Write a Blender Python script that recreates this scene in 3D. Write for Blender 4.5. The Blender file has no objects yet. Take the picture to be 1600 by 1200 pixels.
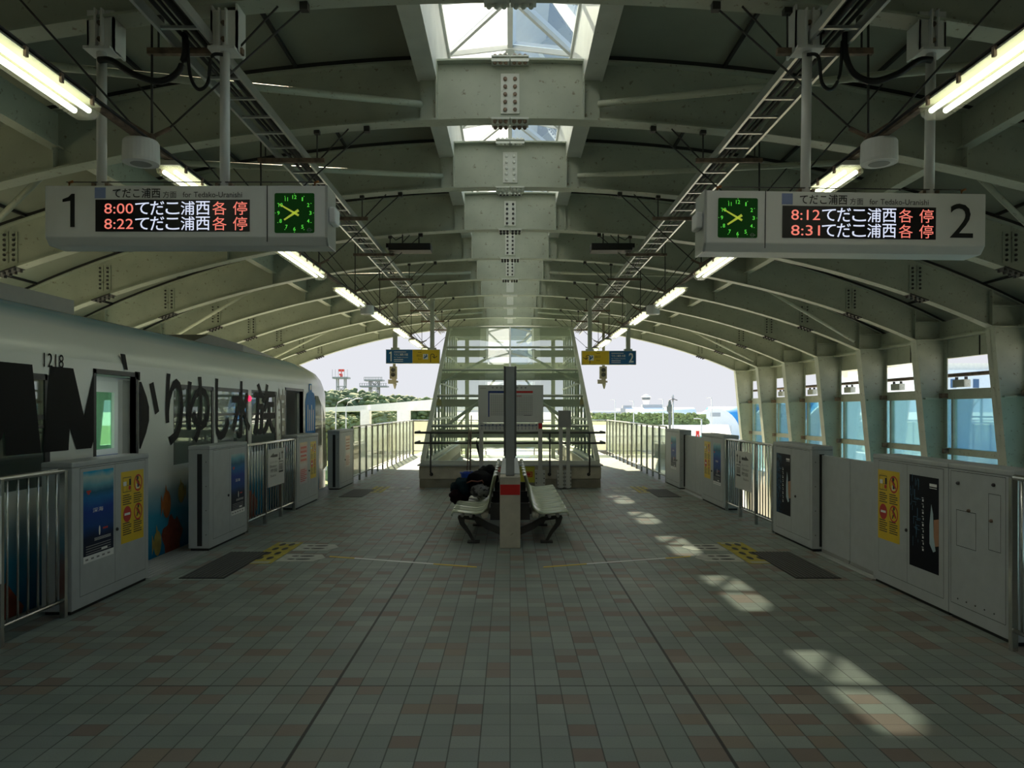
import bpy, bmesh, math, random
from mathutils import Vector, Matrix, noise
S = bpy.context.scene
COL = S.collection
rnd = random.Random(7)

# ---------------------------------------------------------------- camera, sky, sun, exposure
F, HC, PX0, PY0 = 1200.0, 1.75, 797.0, 640.0
cd = bpy.data.cameras.new('camera'); cam = bpy.data.objects.new('camera', cd); COL.objects.link(cam)
cam.location = (0, 0, HC); cam.rotation_euler = (math.pi/2, 0, 0)
cd.sensor_width = 36; cd.lens = F/1600*36
cd.shift_x = (800-PX0)/1600; cd.shift_y = (PY0-600)/1600
cd.clip_end = 4000; cd.clip_start = 0.05
S.camera = cam

w = bpy.data.worlds.new('sky'); S.world = w; w.use_nodes = True
nt = w.node_tree; nt.nodes.clear()
tc = nt.nodes.new('ShaderNodeTexCoord'); sx = nt.nodes.new('ShaderNodeSeparateXYZ')
rp = nt.nodes.new('ShaderNodeValToRGB'); bg = nt.nodes.new('ShaderNodeBackground'); wo = nt.nodes.new('ShaderNodeOutputWorld')
nt.links.new(tc.outputs['Generated'], sx.inputs[0]); nt.links.new(sx.outputs[2], rp.inputs[0])
nt.links.new(rp.outputs[0], bg.inputs[0]); nt.links.new(bg.outputs[0], wo.inputs[0])
el = rp.color_ramp.elements
el[0].position = 0.0; el[0].color = (0.80, 0.82, 0.87, 1)
el[1].position = 0.95; el[1].color = (0.75, 1.05, 1.40, 1)
for p, c in ((0.16, (0.80, 0.81, 0.87, 1)), (0.42, (0.80, 0.98, 1.18, 1)), (0.65, (0.75, 1.08, 1.45, 1))):
    e = el.new(p); e.color = c
bg.inputs[1].default_value = 1.0
sl = bpy.data.lights.new('sun', 'SUN'); sun = bpy.data.objects.new('sun', sl); COL.objects.link(sun)
TO_SUN = Vector((-0.295, 1.4, 1.0)).normalized()
sun.rotation_euler = TO_SUN.to_track_quat('Z', 'Y').to_euler(); sun.location = (-20, 60, 50)
sl.energy = 14.0; sl.angle = math.radians(0.55); sl.color = (1.0, 0.86, 0.58)
S.view_settings.view_transform = 'Standard'; S.view_settings.look = 'None'
S.view_settings.gamma = 1; S.view_settings.use_curve_mapping = False
S.view_settings.exposure = 0.0
S.cycles.transparent_max_bounces = 32
S.cycles.sample_clamp_indirect = 6.0

# ---------------------------------------------------------------- helpers
def PX(px, y): return (px-PX0)*y/F
def PZ(py, y): return HC+(PY0-py)*y/F

class MB:
    """collects shapes and links them as ONE mesh object"""
    def __init__(s, o=None):
        s.v = []; s.f = []; s.mi = []; s.cur = 0; s.M = None; s.sm = []; s.smooth = False
        s.o = Vector(o.location) if o is not None else Vector((0, 0, 0))
    def _a(s, vs, fs):
        n = len(s.v)
        for p in vs:
            p = Vector(p)
            if s.M is not None: p = s.M @ p
            s.v.append(p-s.o)
        for f in fs:
            s.f.append([i+n for i in f]); s.mi.append(s.cur); s.sm.append(s.smooth)
        return s
    def box(s, a, b):
        x0, y0, z0 = a; x1, y1, z1 = b
        return s._a([(x0,y0,z0),(x1,y0,z0),(x1,y1,z0),(x0,y1,z0),(x0,y0,z1),(x1,y0,z1),(x1,y1,z1),(x0,y1,z1)],
                    [(0,3,2,1),(4,5,6,7),(0,1,5,4),(1,2,6,5),(2,3,7,6),(3,0,4,7)])
    def bar(s, p0, p1, w_, h_, up=(0,0,1)):
        p0 = Vector(p0); p1 = Vector(p1); d = (p1-p0).normalized(); u = Vector(up)
        if abs(d.dot(u)) > .99: u = Vector((0,1,0))
        a = d.cross(u).normalized()*w_/2; b = a.cross(d).normalized()*h_/2
        vs = [p+i*a+j*b for p in (p0, p1) for i, j in ((-1,-1),(1,-1),(1,1),(-1,1))]
        return s._a(vs, [(0,1,2,3),(7,6,5,4),(0,4,5,1),(1,5,6,2),(2,6,7,3),(3,7,4,0)])
    def tube(s, pts, r, n=10, cap=True):
        pts = [Vector(p) for p in pts]; vs = []; fs = []
        for i, p in enumerate(pts):
            d = (pts[min(i+1, len(pts)-1)]-pts[max(i-1, 0)]).normalized()
            u = Vector((0,0,1)) if abs(d.z) < .95 else Vector((1,0,0))
            a = d.cross(u).normalized(); b = a.cross(d)
            rr = r[i] if isinstance(r, (list, tuple)) else r
            for k in range(n):
                t = 2*math.pi*k/n; vs.append(p+a*math.cos(t)*rr+b*math.sin(t)*rr)
        for i in range(len(pts)-1):
            for k in range(n):
                fs.append((i*n+k, i*n+(k+1) % n, (i+1)*n+(k+1) % n, (i+1)*n+k))
        if cap:
            fs.append(tuple(range(n))[::-1]); fs.append(tuple(range((len(pts)-1)*n, len(pts)*n)))
        sm = s.smooth; s.smooth = True; s._a(vs, fs); s.smooth = sm
        return s
    def lathe(s, c, prof, n=20, axis='z'):
        c = Vector(c); vs = []; fs = []
        for r, h in prof:
            for k in range(n):
                t = 2*math.pi*k/n; q = (r*math.cos(t), r*math.sin(t), h)
                if axis == 'y': q = (q[0], q[2], q[1])
                if axis == 'x': q = (q[2], q[0], q[1])
                vs.append(c+Vector(q))
        for i in range(len(prof)-1):
            for k in range(n):
                fs.append((i*n+k, i*n+(k+1) % n, (i+1)*n+(k+1) % n, (i+1)*n+k))
        fs.append(tuple(range(n))); fs.append(tuple(range((len(prof)-1)*n, len(prof)*n)))
        return s._a(vs, fs)
    def prism(s, pts, axis, a, b):
        """polygon pts extruded along axis from a to b"""
        def mk(p, t):
            return {'x': (t, p[0], p[1]), 'y': (p[0], t, p[1]), 'z': (p[0], p[1], t)}[axis]
        n = len(pts)
        vs = [mk(p, a) for p in pts]+[mk(p, b) for p in pts]
        fs = [tuple(range(n))[::-1], tuple(range(n, 2*n))]+[(i, (i+1) % n, n+(i+1) % n, n+i) for i in range(n)]
        return s._a(vs, fs)
    def poly(s, pts): return s._a(pts, [tuple(range(len(pts)))])
    def rect(s, u0, v0, u1, v1, n=0.0): return s._a([(u0,v0,n),(u1,v0,n),(u1,v1,n),(u0,v1,n)], [(0,1,2,3)])
    def disc(s, u, v, r, n=0.0, k=20, ry=None):
        ry = ry or r
        return s.poly([(u+r*math.cos(2*math.pi*i/k), v+ry*math.sin(2*math.pi*i/k), n) for i in range(k)])
    def ring(s, u, v, r0, r1, n=0.0, k=24):
        vs = [(u+r*math.cos(2*math.pi*i/k), v+r*math.sin(2*math.pi*i/k), n) for r in (r0, r1) for i in range(k)]
        return s._a(vs, [(i, (i+1) % k, k+(i+1) % k, k+i) for i in range(k)])
    def frame(s, u0, v0, u1, v1, t, n=0.0):
        return s.rect(u0,v0,u1,v0+t,n).rect(u0,v1-t,u1,v1,n).rect(u0,v0+t,u0+t,v1-t,n).rect(u1-t,v0+t,u1,v1-t,n)
    def blob(s, c, r, sub=2, amp=.15, fr=2.0, seed=0):
        bm = bmesh.new(); bmesh.ops.create_icosphere(bm, subdivisions=sub, radius=1.0)
        vs = []
        for v in bm.verts:
            d = v.co.normalized(); k = 1+amp*noise.noise(d*fr+Vector((seed*3.1, seed*1.7, seed)))*2
            vs.append(Vector(c)+Vector((d.x*r[0], d.y*r[1], d.z*r[2]))*k)
        fs = [[v.index for v in f.verts] for f in bm.faces]; bm.free()
        sm = s.smooth; s.smooth = True; s._a(vs, fs); s.smooth = sm
        return s
    def build(s, name, m, parent=None, bevel=0, label=None):
        me = bpy.data.meshes.new(name); me.from_pydata(s.v, [], s.f)
        ms = m if isinstance(m, (list, tuple)) else [m]
        for q in ms: me.materials.append(q)
        for i, p in enumerate(me.polygons):
            p.material_index = s.mi[i]; p.use_smooth = s.sm[i]
        me.update()
        o = bpy.data.objects.new(name, me); COL.objects.link(o)
        if parent is not None: o.parent = parent
        if bevel:
            b = o.modifiers.new('b', 'BEVEL'); b.width = bevel; b.segments = 2; b.limit_method = 'ANGLE'
        if label: o['label'] = label
        return o

def FR(o, U, V, N):
    U = Vector(U); V = Vector(V); N = Vector(N)
    M = Matrix.Identity(4)
    for i in range(3): M[i][0] = U[i]; M[i][1] = V[i]; M[i][2] = N[i]; M[i][3] = o[i]
    return M
def face_cam(x, y, z): return FR((x, y, z), (1,0,0), (0,0,1), (0,-1,0))
def face_in(side, x, y, z):       # faces the platform: side -1 = train side, +1 = empty track
    return FR((x, y, z), (0,1,0), (0,0,1), (1,0,0)) if side < 0 else FR((x, y, z), (0,-1,0), (0,0,1), (-1,0,0))
def soft(pts, k=6):                # a smooth run through the given points
    P = [Vector(p) for p in pts]; P = [P[0]]+P+[P[-1]]; o = []
    for i in range(1, len(P)-2):
        a, b, c, d = P[i-1:i+3]
        for j in range(k):
            t = j/k; o.append(.5*((2*b)+(c-a)*t+(2*a-5*b+4*c-d)*t*t+(3*b-a-3*c+d)*t**3))
    return o+[P[-2]]
def flat(x, y, z=0.0): return FR((x, y, z), (1,0,0), (0,1,0), (0,0,1))

def thing(name, label, cat, loc=(0,0,0), group=None):
    o = bpy.data.objects.new(name, None); COL.objects.link(o); o.location = loc
    o.empty_display_size = .2
    o['label'] = label; o['category'] = cat
    if group: o['group'] = group
    return o
def tag(o, label, cat, group=None, kind=None):
    o['label'] = label; o['category'] = cat
    if group: o['group'] = group
    if kind: o['kind'] = kind
    return o
def struct(o): o['kind'] = 'structure'; return o

_tc = {}
def glyphs(body, off=0.0):
    k = (body, off)
    if k not in _tc:
        c = bpy.data.curves.new('t', 'FONT'); c.body = body; c.offset = off; c.resolution_u = 3
        o = bpy.data.objects.new('t', c); COL.objects.link(o)
        bpy.context.view_layer.update()
        me = bpy.data.meshes.new_from_object(o.evaluated_get(bpy.context.evaluated_depsgraph_get()))
        vs = [v.co.copy() for v in me.vertices]; fs = [list(p.vertices) for p in me.polygons]
        bpy.data.objects.remove(o); bpy.data.curves.remove(c); bpy.data.meshes.remove(me)
        x0 = min(v.x for v in vs); x1 = max(v.x for v in vs); y0 = min(v.y for v in vs); y1 = max(v.y for v in vs)
        _tc[k] = ([((v.x-x0)/(x1-x0), (v.y-y0)/(y1-y0)) for v in vs], fs)
    return _tc[k]
def text(mb, body, u0, v0, u1, v1, n=.002, off=0.0):
    vs, fs = glyphs(body, off)
    return mb._a([(u0+a*(u1-u0), v0+b*(v1-v0), n) for a, b in vs], fs)

# ---------------------------------------------------------------- materials
def M_(name, col, rough=.5, metal=0.0, var=.08, scale=4.0, spot=None, bump=0.0, emit=None, spec=None):
    m = bpy.data.materials.new(name); m.use_nodes = True; t = m.node_tree; N = t.nodes; L = t.links
    b = N['Principled BSDF']; b.inputs['Roughness'].default_value = rough; b.inputs['Metallic'].default_value = metal
    if spec is not None: b.inputs['Specular IOR Level'].default_value = spec
    b.inputs['Base Color'].default_value = (*col, 1)
    if emit:
        b.inputs['Emission Color'].default_value = (*emit[0], 1); b.inputs['Emission Strength'].default_value = emit[1]
    if var or spot or bump:
        tc_ = N.new('ShaderNodeTexCoord')
        nz = N.new('ShaderNodeTexNoise'); nz.inputs['Scale'].default_value = scale; nz.inputs['Detail'].default_value = 5
        L.new(tc_.outputs['Object'], nz.inputs['Vector'])
        r = N.new('ShaderNodeValToRGB'); r.color_ramp.elements[0].position = .3; r.color_ramp.elements[1].position = .7
        r.color_ramp.elements[0].color = (*[max(0, c*(1-var)) for c in col], 1); r.color_ramp.elements[1].color = (*[min(1, c*(1+var)) for c in col], 1)
        L.new(nz.outputs[0], r.inputs[0]); out = r.outputs[0]
        if spot:
            sc, amt, sz = spot
            n2 = N.new('ShaderNodeTexNoise'); n2.inputs['Scale'].default_value = sz; n2.inputs['Detail'].default_value = 8; n2.inputs['Roughness'].default_value = .7
            L.new(tc_.outputs['Object'], n2.inputs['Vector'])
            r2 = N.new('ShaderNodeValToRGB'); r2.color_ramp.elements[0].position = 1-amt; r2.color_ramp.elements[1].position = min(1, 1-amt+.06)
            L.new(n2.outputs[0], r2.inputs[0])
            mx = N.new('ShaderNodeMix'); mx.data_type = 'RGBA'; L.new(r2.outputs[0], mx.inputs[0]); L.new(out, mx.inputs[6]); mx.inputs[7].default_value = (*sc, 1)
            out = mx.outputs[2]
        L.new(out, b.inputs['Base Color'])
        if bump:
            bp = N.new('ShaderNodeBump'); bp.inputs['Strength'].default_value = bump; bp.inputs['Distance'].default_value = .02
            L.new(nz.outputs[0], bp.inputs['Height']); L.new(bp.outputs[0], b.inputs['Normal'])
    return m

def GLASS(name, tint, refl=.6, milky=0.0, mcol=(.8,.85,.9), rough=.02):
    m = bpy.data.materials.new(name); m.use_nodes = True; t = m.node_tree; N = t.nodes; L = t.links; N.clear()
    tr = N.new('ShaderNodeBsdfTransparent'); tr.inputs[0].default_value = (*tint, 1)
    gl = N.new('ShaderNodeBsdfGlossy'); gl.inputs['Roughness'].default_value = rough; gl.inputs[0].default_value = (.95,.97,.97,1)
    fr = N.new('ShaderNodeFresnel'); fr.inputs[0].default_value = 1.5
    mu = N.new('ShaderNodeMath'); mu.operation = 'MULTIPLY'; mu.inputs[1].default_value = refl; L.new(fr.outputs[0], mu.inputs[0])
    base = tr.outputs[0]
    if milky:
        tl = N.new('ShaderNodeBsdfTranslucent'); tl.inputs[0].default_value = (*mcol, 1)
        df = N.new('ShaderNodeBsdfDiffuse'); df.inputs[0].default_value = (*mcol, 1)
        m0 = N.new('ShaderNodeMixShader'); m0.inputs[0].default_value = .3; L.new(tl.outputs[0], m0.inputs[1]); L.new(df.outputs[0], m0.inputs[2])
        mm = N.new('ShaderNodeMixShader'); mm.inputs[0].default_value = milky; L.new(tr.outputs[0], mm.inputs[1]); L.new(m0.outputs[0], mm.inputs[2]); base = mm.outputs[0]
    mx = N.new('ShaderNodeMixShader'); L.new(mu.outputs[0], mx.inputs[0]); L.new(base, mx.inputs[1]); L.new(gl.outputs[0], mx.inputs[2])
    o = N.new('ShaderNodeOutputMaterial'); L.new(mx.outputs[0], o.inputs[0])
    return m

def RAMP(name, stops, axis=2, lo=0.0, hi=1.0, rough=.35, nscale=3.0, namp=.1, metal=0.0, spec=.5):
    """printed colours running along one axis of the object, broken up by noise"""
    m = bpy.data.materials.new(name); m.use_nodes = True; t = m.node_tree; N = t.nodes; L = t.links
    b = N['Principled BSDF']; b.inputs['Roughness'].default_value = rough; b.inputs['Metallic'].default_value = metal; b.inputs['Specular IOR Level'].default_value = spec
    tc_ = N.new('ShaderNodeTexCoord'); sp = N.new('ShaderNodeSeparateXYZ'); L.new(tc_.outputs['Object'], sp.inputs[0])
    mr = N.new('ShaderNodeMapRange'); mr.inputs[1].default_value = lo; mr.inputs[2].default_value = hi; L.new(sp.outputs[axis], mr.inputs[0])
    nz = N.new('ShaderNodeTexNoise'); nz.inputs['Scale'].default_value = nscale; nz.inputs['Detail'].default_value = 6; L.new(tc_.outputs['Object'], nz.inputs['Vector'])
    a1 = N.new('ShaderNodeMath'); a1.operation = 'MULTIPLY_ADD'; L.new(nz.outputs[0], a1.inputs[0]); a1.inputs[1].default_value = namp*2; L.new(mr.outputs[0], a1.inputs[2])
    a2 = N.new('ShaderNodeMath'); a2.operation = 'SUBTRACT'; L.new(a1.outputs[0], a2.inputs[0]); a2.inputs[1].default_value = namp
    r = N.new('ShaderNodeValToRGB'); e = r.color_ramp.elements
    e[0].position = stops[0][0]; e[0].color = (*stops[0][1], 1); e[1].position = stops[-1][0]; e[1].color = (*stops[-1][1], 1)
    for p, c in stops[1:-1]:
        q = e.new(p); q.color = (*c, 1)
    L.new(a2.outputs[0], r.inputs[0]); L.new(r.outputs[0], b.inputs['Base Color'])
    return m

def FLOOR():
    m = bpy.data.materials.new('floor_tiles'); m.use_nodes = True; t = m.node_tree; N = t.nodes; L = t.links
    b = N['Principled BSDF']
    tc_ = N.new('ShaderNodeTexCoord'); sp = N.new('ShaderNodeSeparateXYZ'); L.new(tc_.outputs['Object'], sp.inputs[0])
    def math_(op, a, b_=None, c=None):
        n = N.new('ShaderNodeMath'); n.operation = op
        for i, q in enumerate((a, b_, c)):
            if q is None: continue
            if isinstance(q, (int, float)): n.inputs[i].default_value = q
            else: L.new(q, n.inputs[i])
        return n.outputs[0]
    tx = math_('DIVIDE', sp.outputs[0], .1585); ty = math_('DIVIDE', math_('SUBTRACT', sp.outputs[1], 4.865), .1495)
    ix = math_('FLOOR', tx); iy = math_('FLOOR', ty); fx = math_('FRACT', tx); fy = math_('FRACT', ty)
    cm = N.new('ShaderNodeCombineXYZ'); L.new(ix, cm.inputs[0]); L.new(iy, cm.inputs[1])
    wn = N.new('ShaderNodeTexWhiteNoise'); wn.noise_dimensions = '3D'; L.new(cm.outputs[0], wn.inputs['Vector'])
    r = N.new('ShaderNodeValToRGB'); r.color_ramp.interpolation = 'CONSTANT'; e = r.color_ramp.elements
    cols = [(0, (.225,.265,.235)), (.2, (.255,.295,.262)), (.42, (.235,.268,.245)), (.58, (.285,.32,.285)), (.70, (.25,.255,.22)), (.80, (.25,.205,.17)), (.90, (.22,.17,.14)), (.965, (.265,.215,.165))]
    e[0].position = 0; e[0].color = (*cols[0][1], 1); e[1].position = cols[-1][0]; e[1].color = (*cols[-1][1], 1)
    for p, c in cols[1:-1]:
        q = e.new(p); q.color = (*c, 1)
    L.new(wn.outputs[0], r.inputs[0])
    nz = N.new('ShaderNodeTexNoise'); nz.inputs['Scale'].default_value = 120; nz.inputs['Detail'].default_value = 3; L.new(tc_.outputs['Object'], nz.inputs['Vector'])
    n3 = N.new('ShaderNodeTexNoise'); n3.inputs['Scale'].default_value = 1.3; n3.inputs['Detail'].default_value = 6; L.new(tc_.outputs['Object'], n3.inputs['Vector'])
    k = math_('MULTIPLY_ADD', nz.outputs[0], .45, .66); k = math_('MULTIPLY', k, math_('MULTIPLY_ADD', n3.outputs[0], .5, .76))
    ex = math_('MINIMUM', fx, math_('SUBTRACT', 1.0, fx)); ey = math_('MINIMUM', fy, math_('SUBTRACT', 1.0, fy))
    gx = math_('LESS_THAN', ex, .024); gy = math_('LESS_THAN', ey, .014); g = math_('MAXIMUM', gx, gy)
    ax = math_('ABSOLUTE', sp.outputs[0]); j1 = math_('LESS_THAN', math_('ABSOLUTE', math_('SUBTRACT', ax, 1.11)), .010)
    jy = math_('FRACT', math_('DIVIDE', math_('ADD', sp.outputs[1], 29.9-4.865), 2.99)); jy = math_('MINIMUM', jy, math_('SUBTRACT', 1.0, jy)); j2 = math_('LESS_THAN', jy, .0024)
    j = math_('MAXIMUM', j1, j2)
    dk = math_('MULTIPLY', k, math_('SUBTRACT', 1.0, math_('MULTIPLY', g, .68)))
    dk = math_('MULTIPLY', dk, math_('SUBTRACT', 1.0, math_('MULTIPLY', j, .85)))
    mx = N.new('ShaderNodeVectorMath'); mx.operation = 'SCALE'; L.new(r.outputs[0], mx.inputs[0]); L.new(dk, mx.inputs['Scale'])
    L.new(mx.outputs[0], b.inputs['Base Color'])
    rr = math_('MULTIPLY_ADD', nz.outputs[0], .25, .38); L.new(rr, b.inputs['Roughness'])
    bp = N.new('ShaderNodeBump'); bp.inputs['Strength'].default_value = .35; bp.inputs['Distance'].default_value = .004
    h = math_('SUBTRACT', math_('MULTIPLY', nz.outputs[0], .35), math_('MAXIMUM', g, j)); L.new(h, bp.inputs['Height']); L.new(bp.outputs[0], b.inputs['Normal'])
    return m

RUST = (.16, .085, .05)
steel = M_('painted_steel', (.44,.475,.385), .55, var=.10, scale=2.2, spot=((.24,.21,.15), .405, 15.0))
deck = M_('roof_deck', (.27,.29,.23), .65, var=.12, scale=1.2, spot=((.22,.2,.15), .36, 6.0))
lite = M_('pale_steel', (.68,.70,.64), .5, var=.08, scale=3, spot=((.3,.27,.2), .36, 14))
rusty = M_('rusty_steel', (.20,.14,.10), .7, var=.45, scale=14)
dark = M_('dark_steel', (.045,.042,.04), .6, var=.2, scale=8)
black = M_('black_rubber', (.012,.012,.013), .55, var=0)
white = M_('white_paint', (.78,.78,.76), .4, var=.03)
wframe = M_('skylight_bar', (.78,.80,.78), .45, var=.05, spot=((.45,.42,.35), .34, 10))
gatep = M_('gate_grey', (.445,.47,.475), .5, var=.05, scale=7, spot=((.36,.36,.34), .33, 40), bump=.05)
gated = M_('gate_dark', (.30,.30,.29), .5, var=.05)
seam = M_('seam_black', (.03,.03,.03), .8, var=0)
stain = M_('stainless', (.62,.62,.60), .22, 1.0, var=.05, scale=20)
alum = M_('aluminium', (.62,.63,.62), .35, .8, var=.05)
conc = M_('concrete_beige', (.52,.485,.40), .8, var=.12, scale=5, spot=((.2,.18,.14), .36, 9), bump=.15)
pconc = M_('pale_concrete', (.55,.53,.47), .85, var=.1, scale=2, bump=.1)
yellow = M_('yellow_print', (.78,.53,.015), .45, var=.04)
red = M_('red_print', (.55,.02,.02), .45, var=.05)
redsign = M_('red_board', (.62,.014,.014), .4, var=.05)
blk = M_('black_print', (.015,.015,.015), .5, var=0)
blue = M_('blue_board', (.012,.13,.33), .4, var=.04)
wht = M_('white_print', (.85,.85,.84), .5, var=0)
greyp = M_('grey_print', (.25,.25,.26), .5, var=0)
signgrey = M_('board_grey', (.60,.60,.575), .4, var=.03)
floorm = FLOOR()
glass_c = GLASS('window_glass', (.66,.89,.96), .8)
glass_s = GLASS('hood_glass', (.86,.94,.89), 2.4)
glass_k = GLASS('skylight_clear', (.58,.67,.74), .6)
glass_w = GLASS('skylight_dusty', (.7,.76,.8), .5, .985, (.93,.95,.97))
glass_t = GLASS('train_glass', (.45,.55,.50), 1.7, .13, (.5,.53,.48))
frost = GLASS('frosted_panel', (.74,.80,.76), .6, .30, (.84,.83,.72))
# ================================================================ the setting
SP, Y1 = 2.53, 8.32                         # spacing of the roof arches, depth of the first one in full view
def zb(x): a = abs(x); return 4.89-a*a/44-.10*(a/8.3)**6
def zt(x): return zb(x)+.61
struct(MB().box((-4.2,-8,-.9), (4.2,30,0)).build('floor', floorm))
for s, nm in ((-1,'left'), (1,'right')):
    struct(MB().box((min(s*4.2,s*9.3),-8,-2.6), (max(s*4.2,s*9.3),30,-2.4)).build('floor_trackbed_'+nm, pconc))
    o = MB().box((min(s*5.4,s*6.1),-8,-2.4), (max(s*5.4,s*6.1),140,-1.15)).build('guideway_beam', pconc)
    tag(o, 'concrete monorail beam '+('under the painted train' if s < 0 else 'along the empty track'), 'track beam')
# roof deck, one curved sheet each side of the skylight
def curve_pts(x0, x1, n, fn): return [(x0+(x1-x0)*i/n, fn(x0+(x1-x0)*i/n)) for i in range(n+1)]
for s, nm in ((-1,'left'), (1,'right')):
    lo = [(s*x, z) for x, z in curve_pts(.84, 9.3, 20, lambda x: zt(x)+.07)]
    up = [(x, z+.08) for x, z in lo]
    mb = MB(); mb.prism(lo+up[::-1], 'y', -8, 28.9)
    struct(mb.build('ceiling_'+nm, deck))
    # dark joints between the deck sheets, running the length of the hall
    mb = MB()
    for x in (2.3, 3.8, 5.3, 6.8, 8.2): mb.box((s*x-.016, -8, zt(x)+.035), (s*x+.016, 28.9, zt(x)+.075))
    struct(mb.build('trim_1' if s < 0 else 'trim_2', seam))

# skylight lantern: ridge, kerbs, crossing bars, panes
sk = bpy.data.objects.new('window_1', None); COL.objects.link(sk); sk['kind'] = 'structure'
ZR, ZK, XK = 6.66, 6.24, .79
kerb = MB()
for s in (-1, 1):
    kerb.box((min(s*XK,s*.85),-3,5.30), (max(s*XK,s*.85),28.9,ZK))
    kerb.box((min(s*.85,s*1.0),-3,5.30), (max(s*.85,s*1.0),28.9,5.33))
kerb.build('kerb', lite, sk)
fr = MB(); fr.bar((0,-3,ZR), (0,28.9,ZR), .07, .08)
for s in (-1, 1): fr.bar((s*XK,-3,ZK+.02), (s*XK,28.9,ZK+.02), .06, .06)
h = SP/2; y = 9.14-h*9
while y < 28.5:
    for s in (-1, 1):
        fr.bar((0,y,ZR), (s*XK,y+h/2,ZK+.03), .045, .06)
        if y+h < 28.9: fr.bar((s*XK,y+h/2,ZK+.03), (0,y+h,ZR), .045, .06)
    fr.box((-.06,y-.06,ZR-.055), (.06,y+.06,ZR-.03))
    y += h
fr.build('frame', wframe, sk)
for s, m in ((-1, glass_w), (1, glass_k)):
    MB().poly([(0,-3,ZR+.03),(s*XK,-3,ZK+.06),(s*XK,28.9,ZK+.06),(0,28.9,ZR+.03)]).build('pane', m, sk)
MB().poly([(-XK,28.88,ZK),(XK,28.88,ZK),(0,28.88,ZR)]).build('pane', glass_w, sk)

# unseen walls added behind the viewer to keep light out of the hall
struct(MB().box((-9.3,-8.2,-2.6), (9.3,-8.0,5.6)).build('wall_light_block_back', deck))
for s, nm in ((-1,'left'), (1,'right')):
    struct(MB().box((min(s*9.1,s*9.2),-8,-2.4), (max(s*9.1,s*9.2),2.2,3.3)).build('wall_light_block_rear_'+nm, deck))
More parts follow.
